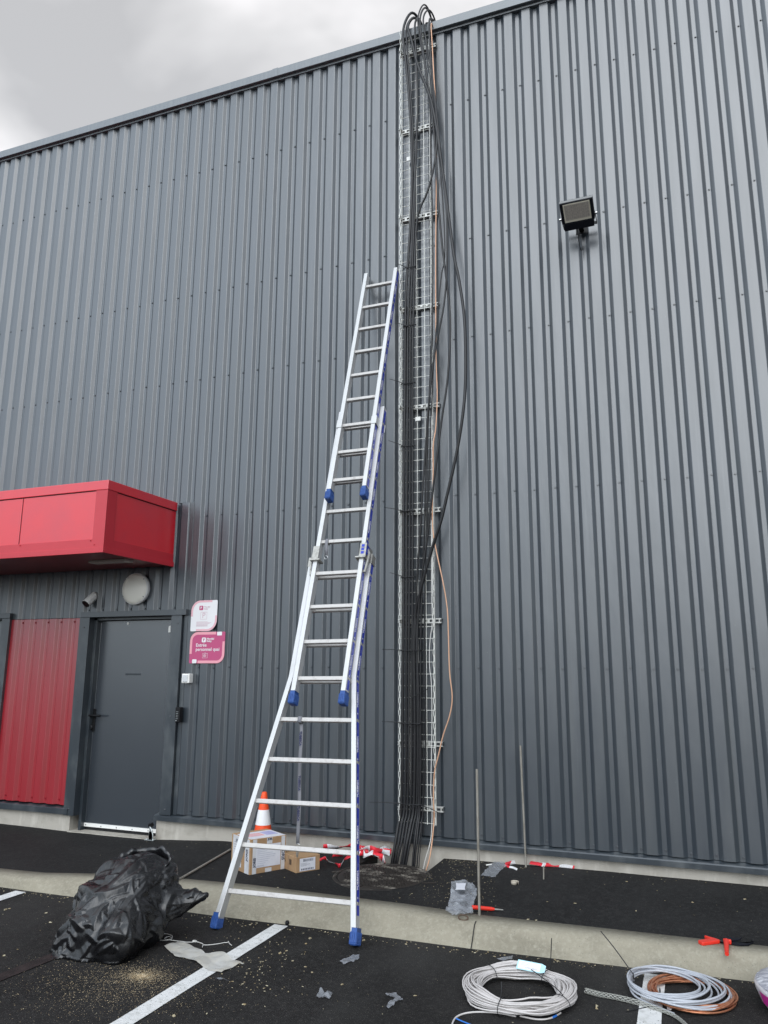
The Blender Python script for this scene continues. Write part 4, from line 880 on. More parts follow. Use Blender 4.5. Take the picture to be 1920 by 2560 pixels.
for k in range(4): g.box(0.04, R1*0.50, L1*(0.34+0.065*k), L1*(0.355+0.065*k), h1+0.0024, h1+0.0027, M=Mx, mi=0)
g.build('top_labels', [m_paper, mat('pale_red_print', (0.78, 0.35, 0.36), 0.5), mat('pale_violet_print', (0.42, 0.42, 0.66), 0.5)], b1)
b2, Mx, R2, L2, h2 = carton((-1.059, -0.840, 0), (-1.239, -0.668, 0), (-0.944, -0.666, 0), 0.112, 'cardboard_box', 'small flat brown carton with a barcode label, right of the larger parcel')
g = MB(); face_box(g, 'f', 0.030, R2*0.80, 0.010, 0.100, Mx, 0, 0.0016)
for k in range(14): face_box(g, 'f', 0.060+k*0.0065, 0.060+k*0.0065+random.choice([0.002, 0.0035]), 0.075, 0.094, Mx, 1, 0.0024)
for k in range(3): face_box(g, 'f', 0.040, 0.09+0.03*(k % 2), 0.062-k*0.008, 0.0635-k*0.008, Mx, 1, 0.0024)
for k in range(8): face_box(g, 'f', 0.045+k*0.014, 0.053+k*0.014, 0.016, 0.028, Mx, 1, 0.0024)
g.build('barcode_label', [m_paper, m_ink], b2)
g = MB(); text_into(g, 'el.fr', 0.036, Mx @ frame((-0.0012, L2*0.78, 0.060), (0, -1, 0), (0, 0, 1)), 0, 0.0008)
for k in range(6): face_box(g, 's', L2*0.30+k*0.006, L2*0.30+k*0.006+0.003, 0.045, 0.085, Mx, 0, 0.0012)
g.build('box_print', mat('brown_print', (0.10, 0.07, 0.05), 0.8), b2)

# cone
cb = at(657, 2085, 'y', -0.40); czg = pav_z(cb.x, -0.40)
tip = at(664, 1980, 'y', -0.40); H = tip.z-czg
t = thing('traffic_cone', (cb.x, -0.40, czg), 'orange and white traffic cone standing behind the larger parcel', 'traffic cone')
Mc = Matrix.Translation((cb.x, -0.40, czg))
def cr_(z): return 0.022+(0.105-0.022)*(1-(z/H))
g = MB(); prof = [(cr_(0.03), 0.03)] + [(cr_(H*k/12), H*k/12) for k in range(1, 12)] + [(cr_(H)+0.001, H-0.004), (cr_(H)-0.004, H), (0.012, H), (0.010, H-0.03)]
g.lathe(prof, 36, Mc, 0, False); cn = g.build('cone_body', m_orange, t)
for z0, z1 in ((H*0.49, H*0.725), (0.028, H*0.205)):
    g = MB(); g.lathe([(cr_(z0)+0.0012, z0), (cr_(z1)+0.0012, z1)], 36, Mc, 0, False); g.build('reflective_band', m_conewhite, cn)
g = MB(); g.box(-0.135, 0.135, -0.135, 0.135, 0, 0.024, M=Mc @ Matrix.Rotation(R(20), 4, 'Z')); g.build('cone_base', m_orange, t, 0.01, 3)

# door stop
a = at(376, 2100, 'z', 0.055)
t = thing('door_stop', a, 'galvanised door stop with black rubber buffer at the corner of the concrete step', 'door stop')
g = MB(); g.box(a.x-0.048, a.x+0.048, a.y-0.03, a.y+0.03, a.z, a.z+0.005); g.box(a.x-0.020, a.x+0.024, a.y-0.004, a.y+0.004, a.z, a.z+0.075)
pts = [(-0.022, 0.0), (0.034, 0.0), (0.028, 0.05), (0.012, 0.085), (-0.008, 0.110), (-0.016, 0.105), (-0.018, 0.05)]
g.prism(pts, 0.006, frame((a.x, a.y+0.002, a.z), (1, 0, 0), (0, 0, 1)))
g.tube(smooth([V((a.x+0.034, a.y-0.010, a.z+0.004)), V((a.x+0.030, a.y-0.010, a.z+0.05)), V((a.x+0.010, a.y-0.008, a.z+0.095)), V((a.x-0.012, a.y-0.004, a.z+0.115))]), 0.006, 8)
for dx in (-0.036, 0.038): g.lathe([(0.007, 0), (0.006, 0.008), (0, 0.008)], 8, Matrix.Translation((a.x+dx, a.y-0.012, a.z+0.005)), 0, False)
g.build('bracket', m_zinc, t)
g = MB(); g.tube([V((a.x-0.016, a.y-0.002, a.z+0.125)), V((a.x-0.018, a.y+0.030, a.z+0.128))], [0.019, 0.022], 14); g.build('rubber_buffer', m_black, t)

# steel rods
def rod(name, a, b, r, m, label, n=8):
    g = MB(); g.tube([a, b], r, n); return tag(g.build(name, m), label, 'rod')
a = V((0.500, -1.340, 0.10)); b = at(1192, 1923, 'y', -1.36)
rod('steel_rod', a, b, 0.0085, m_steel, 'thin steel rod standing upright at the kerb, nearer than the other rod')
a = V((0.545, -0.085, 0.13)); b = at(1301, 1864, 'y', -0.09)
rod('steel_rod', a, b, 0.0080, m_steel, 'thin steel rod standing upright against the plinth, farther than the other rod')
a = atg(1359, 2198); b = at(1359, 2165, 'y', a.y+0.0)
rod('steel_rod', a-V((0, 0, 0.02)), b, 0.0055, m_steel, 'short steel pin sticking out of the pavement near the wall tape')
a = atg(452, 2196, 0.011); b = atg(576, 2124, 0.011)
rod('steel_rod', a-(b-a)*0.3, b, 0.009, m_steel, 'long rusty bar lying on the pavement behind the black rubbish bag')

# ------------------------------------------------------------------ sheets and ribbons
def sheet(name, outline, m, label, cat='plastic scrap', amp=0.012, base=0.004, freq=22, seed=0, sub=4, zfun=None, group=None, build=True):
    """crumpled film cut to an outline lying on the ground"""
    bm = bmesh.new(); vs = [bm.verts.new((p[0], p[1], 0)) for p in outline]; bm.faces.new(vs)
    bmesh.ops.triangulate(bm, faces=bm.faces[:])
    for _ in range(sub):
        bmesh.ops.subdivide_edges(bm, edges=[e_ for e_ in bm.edges if e_.calc_length() > 0.012], cuts=1, use_grid_fill=False)
        bmesh.ops.triangulate(bm, faces=bm.faces[:])
    for v in bm.verts:
        q = V((v.co.x*freq+seed, v.co.y*freq, seed*1.7)); n_ = abs(noise.noise(q))*1.6 + 0.5*abs(noise.noise(q*2.3))
        gz = zfun(v.co) if zfun else 0.0
        v.co.x += 0.006*noise.noise(q*1.3+V((5, 0, 0))); v.co.y += 0.006*noise.noise(q*1.3+V((0, 9, 0)))
        v.co.z = gz + base + amp*n_
    me = bpy.data.meshes.new(name); bm.to_mesh(me); bm.free(); me.materials.append(m)
    for p in me.polygons: p.use_smooth = True
    o = bpy.data.objects.new(name, me); C.objects.link(o)
    return tag(o, label, cat, group)
G0 = lambda px, py: at(px, py, 'z', 0.004)
def outl(pts, pave=False): return [(atg(x, y) if pave else G0(x, y)) for x, y in pts]
sheet('plastic_sheet', outl([(411, 2366), (432, 2358), (452, 2357), (470, 2361), (505, 2379), (513, 2386), (530, 2385), (555, 2385), (580, 2400), (600, 2404), (610, 2411), (598, 2410), (575, 2422), (553, 2434), (520, 2426), (490, 2408), (468, 2397), (437, 2393)]), m_milky, 'long milky plastic scrap lying across the white line beside the black bag', amp=0.016, freq=6, seed=3, sub=5)
sheet('plastic_scrap', outl([(846, 2405), (868, 2395), (885, 2388), (899, 2389), (898, 2396), (880, 2408), (858, 2412)]), m_film, 'clear plastic scrap just below the right foot of the ladder', amp=0.012, seed=8)
sheet('plastic_scrap', outl([(791, 2495), (800, 2481), (815, 2485), (832, 2486), (828, 2497), (818, 2500)]), m_film, 'clear plastic scrap low in the picture between the white line and the forked scrap', amp=0.02, seed=12)
sheet('plastic_scrap', outl([(962, 2492), (975, 2484), (991, 2483), (993, 2490), (1003, 2494), (1008, 2505), (993, 2504), (985, 2515), (972, 2523), (966, 2517), (975, 2504), (988, 2498), (975, 2497)]), m_film, 'forked clear plastic scrap left of the white cable coil', amp=0.014, seed=15)
sheet('plastic_scrap', outl([(540, 2446), (553, 2444), (565, 2452), (575, 2456), (560, 2451), (548, 2449)]), m_film, 'tiny clear shred on the right edge of the long white line', amp=0.006, seed=18, sub=2)
sheet('plastic_scrap', outl([(1240, 2398), (1262, 2395), (1282, 2388), (1280, 2399), (1258, 2402)]), m_film, 'thin clear scrap between the kerb and the white cable coil', amp=0.006, seed=19, sub=2)
zf = lambda c: pav_z(c.x, c.y)
sheet('plastic_bag', outl([(1201, 2191), (1222, 2170), (1240, 2152), (1258, 2156), (1268, 2166), (1252, 2178), (1238, 2196), (1220, 2195)], True), m_film, 'flat clear plastic bag lying by the wall beside the red and white tape', 'plastic bag', amp=0.012, seed=21, zfun=zf)
sheet('plastic_bag', outl([(1113, 2291), (1122, 2268), (1127, 2250), (1129, 2215), (1182, 2214), (1191, 2228), (1192, 2244), (1184, 2268), (1182, 2290), (1160, 2292), (1140, 2300), (1128, 2291)], True), m_film, 'crumpled grey clear bag near the kerb with a red chisel poking out', 'plastic bag', amp=0.05, base=0.006, freq=9, seed=27, zfun=zf, sub=5)
sheet('paper_scrap', outl([(1140, 2250), (1141, 2233), (1164, 2234), (1163, 2250)], True), m_paper, 'small white paper slip on the crumpled grey bag', 'paper', amp=0.004, base=0.062, seed=2, zfun=zf, sub=2)
# chisel, ring, tape curl
a = atg(1180, 2268, 0.030); b = atg(1236, 2273, 0.014); c = atg(1258, 2275, 0.008)
t = thing('chisel', b, 'red handled chisel with grey tip sticking out from the crumpled bag', 'chisel')
g = MB(); g.tube([a, a.lerp(b, 0.85), b], [0.013, 0.012, 0.008], 8); g.build('handle', m_rtool, t)
g = MB(); g.tube([b, b.lerp(c, 0.8), c], [0.006, 0.005, 0.003], 6); g.build('blade', m_clamp, t)
a = atg(1158, 2294, 0.016); g = MB()
g.tube([a+V((0.030*math.cos(q), 0.018*math.sin(q)*0.5, 0.013*math.sin(q))) for q in [2*math.pi*k/20 for k in range(20)]], 0.0045, 6, closed=True)
tag(g.build('steel_ring', mat('rusty_brown', (0.10, 0.065, 0.045), 0.6, 0.4)), 'rusty brown oval link lying in front of the crumpled bag', 'ring')
a = atg(1286, 2212); g = MB(); pts = []
for k in range(22): q = k*0.36; r_ = 0.030-k*0.0008; pts.append(a+V((r_*math.cos(q), r_*math.sin(q), 0.014)))
ribbon(g, pts, (0, 0, 1), 0.022); o = tag(g.build('tape_curl', mat('beige_tape', (0.42, 0.37, 0.30), 0.7)), 'curled strip of beige tape standing on the dark pavement', 'tape'); o.modifiers.new('s', 'SOLIDIFY').thickness = 0.001
a = atg(1130, 2168, 0.006); b = atg(1215, 2163, 0.006)
g = MB(); g.tube(smooth([a, a.lerp(b, 0.4)+V((0, 0.012, 0.004)), b]), 0.003, 5); g.tube([b, b+V((0.04, 0.02, 0.005))], 0.006, 6, mi=1)
tag(g.build('wire_offcut', [m_tie, m_whitew]), 'short black wire offcut with white end left of the flat plastic bag', 'wire')

def barrier(paths, label, seed=1, tws=0.16):
    g = MB(); rnd = random.Random(seed)
    for path, wd, st in paths:
        P = smooth([atg(x, y, h) for x, y, h in path], 6); L_ = st; tw = rnd.uniform(0, 3) if tws > 0.1 else 0.7
        for i in range(len(P)-1):
            a_, b_ = P[i], P[i+1]; d_ = (b_-a_); L_ += d_.length
            def wv(k): q = tw+k*tws; return V((0.25*math.sin(q*1.7), 0.75*math.cos(q), abs(math.sin(q))*0.6+0.2)).normalized()*wd*(0.75+0.25*math.sin(q*3.3))/2
            w0, w1 = wv(i), wv(i+1)
            mi = int(L_/0.105) % 2
            g.add([a_-w0+V((0, 0, wd/3)), a_+w0+V((0, 0, wd/3)), b_+w1+V((0, 0, wd/3)), b_-w1+V((0, 0, wd/3))], [(0, 1, 2, 3)], mi, True)
    o = tag(g.build('barrier_tape', [m_redt, m_signw]), label, 'barrier tape'); o.modifiers.new('s', 'SOLIDIFY').thickness = 0.0008
    return o
barrier([
    ([(797, 2156, .0), (812, 2150, .02), (822, 2158, .01), (838, 2164, .0), (850, 2170, .0), (862, 2152, .02), (880, 2144, .03)], 0.045, 0.0),
    ([(808, 2122, .03), (840, 2124, .03), (870, 2122, .04), (884, 2119, .05), (905, 2126, .05), (925, 2131, .04), (950, 2134, .03), (978, 2138, .01)], 0.060, 0.05),
    ([(832, 2144, .0), (850, 2141, .01), (880, 2138, .03), (905, 2136, .04), (912, 2146, .02), (930, 2138, .04), (945, 2142, .03), (955, 2150, .01), (963, 2163, .0)], 0.060, 0.02),
    ([(900, 2128, .05), (915, 2134, .04), (935, 2140, .03), (955, 2136, .03), (975, 2141, .01)], 0.060, 0.08),
    ([(885, 2122, .06), (900, 2132, .05), (918, 2128, .06), (938, 2136, .04), (958, 2130, .04), (978, 2136, .02)], 0.075, 0.0),
    ([(880, 2134, .03), (900, 2140, .03), (922, 2142, .02), (942, 2147, .02), (950, 2158, .01)], 0.065, 0.09),
], 'tangled heap of red and white barrier tape left of the black cables by the wall', 3)
barrier([
    ([(1262, 2166, .0), (1285, 2160, .0), (1310, 2158, .0), (1335, 2162, .0), (1360, 2166, .0), (1385, 2167, .0), (1412, 2170, .0), (1436, 2173, .0)], 0.042, 0.03),
    ([(1262, 2164, .0), (1272, 2169, .0), (1282, 2171, .0), (1293, 2176, .0)], 0.020, 0.03),
    ([(1325, 2160, .01), (1345, 2163, .01), (1360, 2167, .0)], 0.030, 0.0),
], 'strip of red and white barrier tape lying along the foot of the plinth', 9, 0.012)

# ------------------------------------------------------------------ rubbish bag
blobs = [(205, 2350, -2.47, 72), (255, 2325, -2.44, 88), (295, 2270, -2.32, 96), (332, 2238, -2.25, 92), (248, 2262, -2.36, 72), (322, 2300, -2.36, 76), (374, 2225, -2.18, 70), (352, 2185, -2.16, 60), (168, 2378, -2.56, 36), (290, 2200, -2.2, 58), (420, 2258, -2.14, 50), (450, 2256, -2.10, 36), (405, 2198, -2.12, 48), (300, 2345, -2.5, 62), (225, 2385, -2.55, 40), (372, 2315, -2.3, 44), (152, 2394, -2.62, 20)]
bm = bmesh.new()
for px, py, y, r_ in blobs:
    p = at(px, py, 'y', y); rm = r_/430
    bmesh.ops.create_icosphere(bm, subdivisions=3, radius=rm, matrix=Matrix.Translation(p))
tipp = at(515, 2240, 'y', -2.07); s0 = at(450, 2252, 'y', -2.10)
for k in range(7): bmesh.ops.create_icosphere(bm, subdivisions=2, radius=0.065*(1-k/8)+0.016, matrix=Matrix.Translation(s0.lerp(tipp, k/6)))
me = bpy.data.meshes.new('bag_tmp'); bm.to_mesh(me); bm.free(); to = bpy.data.objects.new('bag_tmp', me); C.objects.link(to)
md = to.modifiers.new('r', 'REMESH'); md.mode = 'VOXEL'; md.voxel_size = 0.0060
md = to.modifiers.new('s', 'SMOOTH'); md.iterations = 190; md.factor = 0.7
bpy.context.view_layer.update()
me2 = bpy.data.meshes.new_from_object(to.evaluated_get(bpy.context.evaluated_depsgraph_get())); bpy.data.objects.remove(to)
me2.name = 'bag_film'
import numpy as np
from mathutils.kdtree import KDTree
nv = len(me2.vertices)
co = np.empty(nv*3, np.float32); me2.vertices.foreach_get('co', co); co = co.reshape(-1, 3)
nr = np.empty(nv*3, np.float32); me2.vertex_normals.foreach_get('vector', nr); nr = nr.reshape(-1, 3)
kd = KDTree(nv)
for i in range(nv): kd.insert(co[i], i)
kd.balance()
rb = random.Random(BAGSEED := 5)
AX = V((0.55, 0.25, 0.80)).normalized()
H = np.full(nv, -0.02, np.float32)
def ridge(start, dirv, ln, amp, slope, wob):
    p = V(co[start]); pts = [p.copy()]; st = 0.016; d = dirv.copy()
    for k in range(int(ln/st)):
        nn = V(nr[kd.find(p)[1]]); w_ = noise.noise(p*7+V((amp*900, 0, 0)))*wob
        d = (d + nn.cross(d)*w_); d = (d-nn*d.dot(nn)).normalized()
        p = p+d*st; q, ix, _ = kd.find(p); p = V(co[ix]); pts.append(p.copy())
    P = np.array([list(q) for q in pts], np.float32); n = len(P)
    lo, hi = P.min(0)-0.12, P.max(0)+0.12
    sel = np.where(((co > lo) & (co < hi)).all(1))[0]
    if len(sel) == 0 or n < 3: return
    X = co[sel][:, None, :]; A_ = P[:-1][None]; B_ = P[1:][None]; AB = B_-A_
    t_ = np.clip(((X-A_)*AB).sum(2)/((AB*AB).sum(2)+1e-9), 0, 1); D = np.sqrt((((A_+AB*t_[..., None])-X)**2).sum(2))
    k = D.argmin(1); r = np.arange(len(sel)); u = (k+t_[r, k])/(n-1); a_ = amp*np.minimum(1, np.minimum(u, 1-u)*4+0.25)
    nd_ = (nr[sel]*nr[kd.find(V(P[n//2]))[1]]).sum(1)
    h = a_-slope*D[r, k]; h = np.where(nd_ < -0.3, -1, h)
    H[sel] = np.maximum(H[sel], h)
for _ in range(46):
    d = (AX+V((rb.gauss(0, .35), rb.gauss(0, .35), rb.gauss(0, .35)))).normalized()*rb.choice((1, -1)); ridge(rb.randrange(nv), d, rb.uniform(.20, .50), rb.uniform(.012, .024), 0.45, 0.22)
for _ in range(120):
    d = (AX*0.9+V((rb.gauss(0, 1), rb.gauss(0, 1), rb.gauss(0, 1)))).normalized(); ridge(rb.randrange(nv), d, rb.uniform(.08, .26), rb.uniform(.006, .015), 0.48, 0.35)
for _ in range(230):
    d = V((rb.gauss(0, 1), rb.gauss(0, 1), rb.gauss(0, 1))).normalized(); ridge(rb.randrange(nv), d, rb.uniform(.03, .10), rb.uniform(.001, .006), 0.50, 0.5)
for i, v in enumerate(me2.vertices):
    p = v.co; n_ = V(nr[i])
    d = max(float(H[i]), -0.010) + 0.0035*noise.noise(p*14) - 0.008
    v.co = p + n_*d
    if v.co.z < 0.012: v.co.z = 0.004+0.004*abs(noise.noise(p*25)); v.co.x += n_.x*0.012; v.co.y += n_.y*0.012
me2.materials.clear(); me2.materials.append(m_bag); me2.update()
for p in me2.polygons: p.use_smooth = True
c0 = at(280, 2300, 'y', -2.35)
bag = thing('rubbish_bag', (c0.x, c0.y, 0), 'big crumpled black plastic rubbish bag slumped on the parking bay beside the kerb', 'rubbish bag')
o = bpy.data.objects.new('bag_film', me2); C.objects.link(o); o.parent = bag; o.matrix_parent_inverse = bag.matrix_world.inverted()
# gathered open mouth
mcn = at(362, 2167, 'y', -2.11); g = MB(); n = 72; rings = []
axm = V((0.10, -0.42, 0.90)).normalized(); a1 = axm.orthogonal().normalized(); a1 = (V((1, 0.2, -0.0)) - axm*V((1, 0.2, 0)).dot(axm)).normalized(); a2 = axm.cross(a1)
n = 140
tent = lambda x: 1-2*abs((x % 1)-0.5)*2*0.5*2 if False else 1-4*abs((x % 1)-0.5)
rm_ = random.Random(8); ph_ = [(rm_.choice((3, 5, 7, 8, 11, 13, 17, 23)), rm_.random(), rm_.uniform(0.3, 1)) for _ in range(9)]
for li, (rad, hh, amp) in enumerate(((0.085, -0.11, .002), (0.115, -0.075, .006), (0.135, -0.045, .010), (0.143, -0.015, .014), (0.147, 0.015, .018), (0.155, 0.040, .022), (0.170, 0.058, .028), (0.178, 0.052, .030))):
    ring = []
    for k in range(n):
        u = k/n; q = 2*math.pi*u
        f = sum(a_*tent(u*fq+p_+0.06*li*math.sin(fq)) for fq, p_, a_ in ph_)/4
        f2 = sum(a_*tent(u*fq*0.7+p_*3+0.05*li) for fq, p_, a_ in ph_[:5])/3
        hk = hh*(1+0.30*f2) + 0.026*noise.noise(V((math.cos(q)*1.5, math.sin(q)*1.5, 4)))*(1 if li > 2 else 0.3)
        rr = rad*0.95+amp*f
        ring.append(mcn + a1*rr*1.13*math.cos(q) + a2*rr*0.74*math.sin(q) + axm*hk)
    rings.append(ring)
g.add([v for r_ in rings for v in r_], [(i*n+j, i*n+(j+1) % n, (i+1)*n+(j+1) % n, (i+1)*n+j) for i in range(len(rings)-1) for j in range(n)], 0, True)
g.add(rings[1], [tuple(range(n))], 0)
g.build('bag_mouth', m_bag, bag)

# white twisted wire and blue bit by the bag
def gw(px, py, h=0.004): return at(px, py, 'z', h)
def X4(x, y): return (400+x*0.1447, 2280+y*0.1447)
pts = [gw(*X4(*q)) for q in [(-60, 470), (0, 485), (90, 490), (180, 485), (290, 500), (380, 508), (440, 520), (560, 520), (600, 512), (660, 520), (730, 545), (745, 560), (730, 610), (750, 570), (820, 570), (1000, 550), (1100, 530), (1170, 525), (1180, 505), (1200, 545), (1240, 575)]]
g = MB(); g.tube(smooth(pts, 3), 0.0022, 5)
g.tube(smooth([gw(*X4(*q), h=0.01) for q in [(0, 405), (90, 375), (190, 400), (215, 430), (190, 470), (100, 475), (85, 450), (150, 425), (200, 440)]], 4), 0.0022, 5)
a = gw(*X4(600, 508)); g.box(a.x-0.012, a.x+0.012, a.y-0.006, a.y+0.006, 0.002, 0.010)
tag(g.build('wire_twist', m_whitew), 'thin white twisted wire with a small loop trailing from under the black bag', 'wire')
a = gw(*X4(30, 365), h=0.012); b = gw(*X4(-20, 350), h=0.012); g = MB(); g.tube([a, b], 0.006, 6); tag(g.build('wire_stub', m_blue), 'tiny blue wire stub beside the white wire loop', 'wire')
a = gw(718, 2306, 0.014); g = MB(); g.lathe([(0.012, -0.012), (0.014, 0.0), (0.010, 0.010), (0, 0.013)], 12, Matrix.Translation(a), 0, False); tag(g.build('rubber_cap', m_black), 'tiny black cap at the kerb end of the long white line', 'cap')

# ------------------------------------------------------------------ coils
def coil(name, ctr, rad, dr_, dz, turns, r, m, seed, label, pinch=(), ctrj=0.0, tilt=0.0, cat='cable coil', npt=40, ell=1.0, tail=None, parent=None):
    rnd = random.Random(seed); g = MB(); pts = []
    def knots(a): return [rnd.uniform(-1, 1)*a for _ in range(turns*3+4)]
    kr, kz, kx, ky = knots(1), knots(1), knots(1), knots(1)
    for i in range(turns*npt+1):
        th_ = 2*math.pi*i/npt; q = i/npt*3; j = int(q); f = q-j; f = f*f*(3-2*f)
        A = lambda K: K[j]*(1-f)+K[j+1]*f
        sq = 1.0
        for pa in pinch: dd = abs((math.degrees(th_)-pa+180) % 360-180); sq = min(sq, 0.55+0.45*min(dd/35, 1))
        rr = rad+dr_*A(kr)*sq; zz = r+dz*(0.5+0.5*A(kz)*sq)
        pts.append(V((ctr[0]+rr*math.cos(th_)+ctrj*A(kx), ctr[1]+rr*math.sin(th_)*ell+ctrj*A(ky), ctr[2]+zz)))
    if tail: pts = [V(p) for p in tail] + pts
    g.tube(pts, r, 6)
    return g, pts
def tie(name, ctr, rad, ang, dr_, dz, tail, label, group=None):
    g = MB(); a = R(ang); rd = V((math.cos(a), math.sin(a), 0)); c = V(ctr)+rd*rad
    loop = [c+rd*(dr_*math.cos(q))+V((0, 0, dz*0.5+0.004+(dz*0.5+0.006)*math.sin(q))) for q in [2*math.pi*k/16 for k in range(16)]]
    g.tube(loop, 0.0022, 5, closed=True)
    if tail: g.tube(smooth([c+rd*dr_*0.3+V((0, 0, dz+0.012))]+[V(p) for p in tail], 4), [0.0028]*9 if False else 0.0024, 5)
    return tag(g.build(name, m_tie), label, 'cable tie', group)
C1 = at(1297, 2478, 'z', 0.03); C1 = (C1.x, C1.y, 0.004)
t1 = thing('cable_coil', C1, 'large coil of white cable lying flat on the asphalt in front of the kerb', 'cable coil')
T_ = [gw(1186, 2559, 0.004), gw(1150, 2552, 0.004)]
g, pts = coil('c', C1, 0.238, 0.050, 0.070, 46, 0.0041, m_coilw, 5, '', pinch=(62, 140, 262, 338), ctrj=0.004)
g.build('cable_loops', m_coilw, t1)
g = MB(); g.tube(smooth([gw(1290, 2541, 0.006), gw(1250, 2533, 0.006), gw(1200, 2530, 0.005), (gw(1165, 2533, 0.005)), gw(1142, 2542, 0.005), gw(1132, 2556, 0.005), gw(1128, 2575, 0.005)], 5), 0.0042, 8)
g.tube(smooth([gw(1300, 2540, 0.006), gw(1340, 2548, 0.006), gw(1370, 2547, 0.006), gw(1392, 2538, 0.006), gw(1402, 2532, 0.006)], 5), 0.0042, 8)
g.build('cable_tail', m_coilw, t1)
g = MB(); g.tube(smooth([gw(1140, 2546, 0.010), gw(1155, 2553, 0.006), gw(1178, 2562, 0.006)], 4), 0.0030, 6); g.build('blue_core', m_blue, t1)
g = MB(); g.tube([gw(1381, 2544, 0.006), gw(1391, 2539, 0.006)], 0.0052, 8); g.build('blue_sleeve', m_blue, t1)
ta, tb = at(1293, 2410, 'z', 0.085), at(1364, 2424, 'z', 0.085); xd = (tb-ta).normalized(); yd = V((-xd.y, xd.x, 0.0)); yd = (yd+V((0, 0, 0.8))).normalized()
Mt = frame(ta, xd, yd); g = MB(); Lt = (tb-ta).length
g.box(0, Lt*0.84, -0.026, 0.026, 0, 0.0015, M=Mt); g.prism([(Lt*0.84, -0.026), (Lt*0.99, -0.018), (Lt*0.99, 0.018), (Lt*0.84, 0.026)], 0.0015, Mt)
g.build('cable_tag', m_cyan, t1)
g = MB(); g.box(0.008, Lt*0.82, -0.021, 0.021, 0.0017, 0.0021, M=Mt, mi=0)
for k in range(9): g.box(0.05+k*0.007, 0.053+k*0.007, -0.016, -0.006, 0.0023, 0.0026, M=Mt, mi=1)
for k in range(3): g.box(0.02, 0.07, 0.013-k*0.007, 0.0145-k*0.007, 0.0023, 0.0026, M=Mt, mi=1)
g.build('cable_tag_print', [m_signw, m_inkl], t1)
TG = 'black ties binding the cable coils'
top = at(1253, 2454, 'y', C1[1]-0.20)
tie('cable_tie', C1, 0.238, 262, 0.058, 0.062, [V((top.x*0.5+(C1[0]-0.03)*0.5, C1[1]-0.22, top.z*0.5+0.035)), top], 'black tie on the white coil nearest the camera, its tail pointing up', TG)
top = at(1379, 2346, 'y', C1[1]+0.10)
tie('cable_tie', C1, 0.238, 62, 0.055, 0.062, [V(((C1[0]+0.11+top.x)/2, C1[1]+0.18, 0.13)), V((top.x, C1[1]+0.10, top.z))], 'black tie by the cyan tag on the white coil, its tail pointing up', TG)
tie('cable_tie', C1, 0.238, 140, 0.055, 0.062, None, 'black tie on the far left of the white coil, without a tail', TG)
tie('cable_tie', C1, 0.238, 338, 0.055, 0.062, [at(1392, 2472, 'z', 0.085), at(1360, 2447, 'z', 0.09), at(1328, 2424, 'z', 0.095)], 'black tie on the right of the white coil, its tail lying over the loops', TG)
# grey and copper coils
C2 = at(1692, 2472, 'z', 0.03); C2 = (C2.x, C2.y, 0.004)
C3 = at(1728, 2482, 'z', 0.02); C3 = (C3.x, C3.y, 0.004)
t3 = thing('copper_coil', C3, 'coil of bare stranded copper cable lying under the grey cable loops', 'cable coil')
g, _ = coil('c', C3, 0.196, 0.034, 0.030, 9, 0.0052, m_copper, 21, '', ctrj=0.016, ell=1.0)
g.build('copper_loops', m_copper, t3)
t2 = thing('cable_coil', C2, 'loose coil of light grey cable lying over the copper coil', 'cable coil')
a = gw(1686, 2535, 0.008)
tl = [V((a.x, a.y, 0.008)), gw(1650, 2520, 0.01), gw(1615, 2505, 0.014), gw(1588, 2490, 0.02), gw(1576, 2470, 0.03)]
rnd = random.Random(4); g = MB()
for k in range(12):
    rr = 0.250-0.0075*k+rnd.uniform(-0.006, 0.006); cx_ = C2[0]-0.247+rr+0.004*(k % 3)+0.01; cy_ = C2[1]+0.01*math.sin(k*1.3)-0.004*k*0.3; z_ = 0.040+0.0035*(k % 5)+0.002*k*0.3
    tz = rnd.uniform(-0.012, 0.016)
    g.tube([V((cx_+rr*math.cos(q), cy_+rr*math.sin(q)*1.0, z_+0.006*math.sin(q*2+k)+tz*math.cos(q))) for q in [2*math.pi*i/44 for i in range(44)]], 0.0052, 8, closed=True)
g.tube(smooth(tl+[gw(1583, 2450, 0.04)], 5), 0.0054, 8)
g.build('cable_loops', m_coilg, t2)
top = at(1502, 2328, 'y', C2[1]+0.12); bt = at(1576, 2446, 'z', 0.05)
g = MB(); g.tube([V((bt.x+0.015, bt.y, 0.05))+V((0.0, 0.024*math.cos(q)*0.9, 0.026*math.sin(q))) for q in [2*math.pi*k/14 for k in range(14)]], 0.0028, 5, closed=True)
g.tube(smooth([V((bt.x+0.012, bt.y+0.01, 0.072)), V(((bt.x+top.x)/2, bt.y+0.07, 0.16)), V((top.x, C2[1]+0.12, top.z))], 4), 0.0028, 5)
tag(g.build('cable_tie', m_tie), 'black tie on the left of the grey coil, its long tail pointing up left', 'cable tie', TG)
a = gw(1650, 2481, 0.04); g = MB(); g.tube([a+V((0.0, 0.02*math.cos(q), 0.018*math.sin(q))) for q in [2*math.pi*k/12 for k in range(12)]], 0.0028, 5, closed=True); tag(g.build('cable_tie', m_tie), 'small black tie round the inner copper loops', 'cable tie', TG)
a = gw(1565, 2529, 0.004); b = gw(1625, 2516, 0.006); g = MB(); g.tube([a, b], [0.0018, 0.003], 5); tag(g.build('cable_tie', m_tie), 'loose black tie lying flat across the white line below the grey coil', 'cable tie', TG)
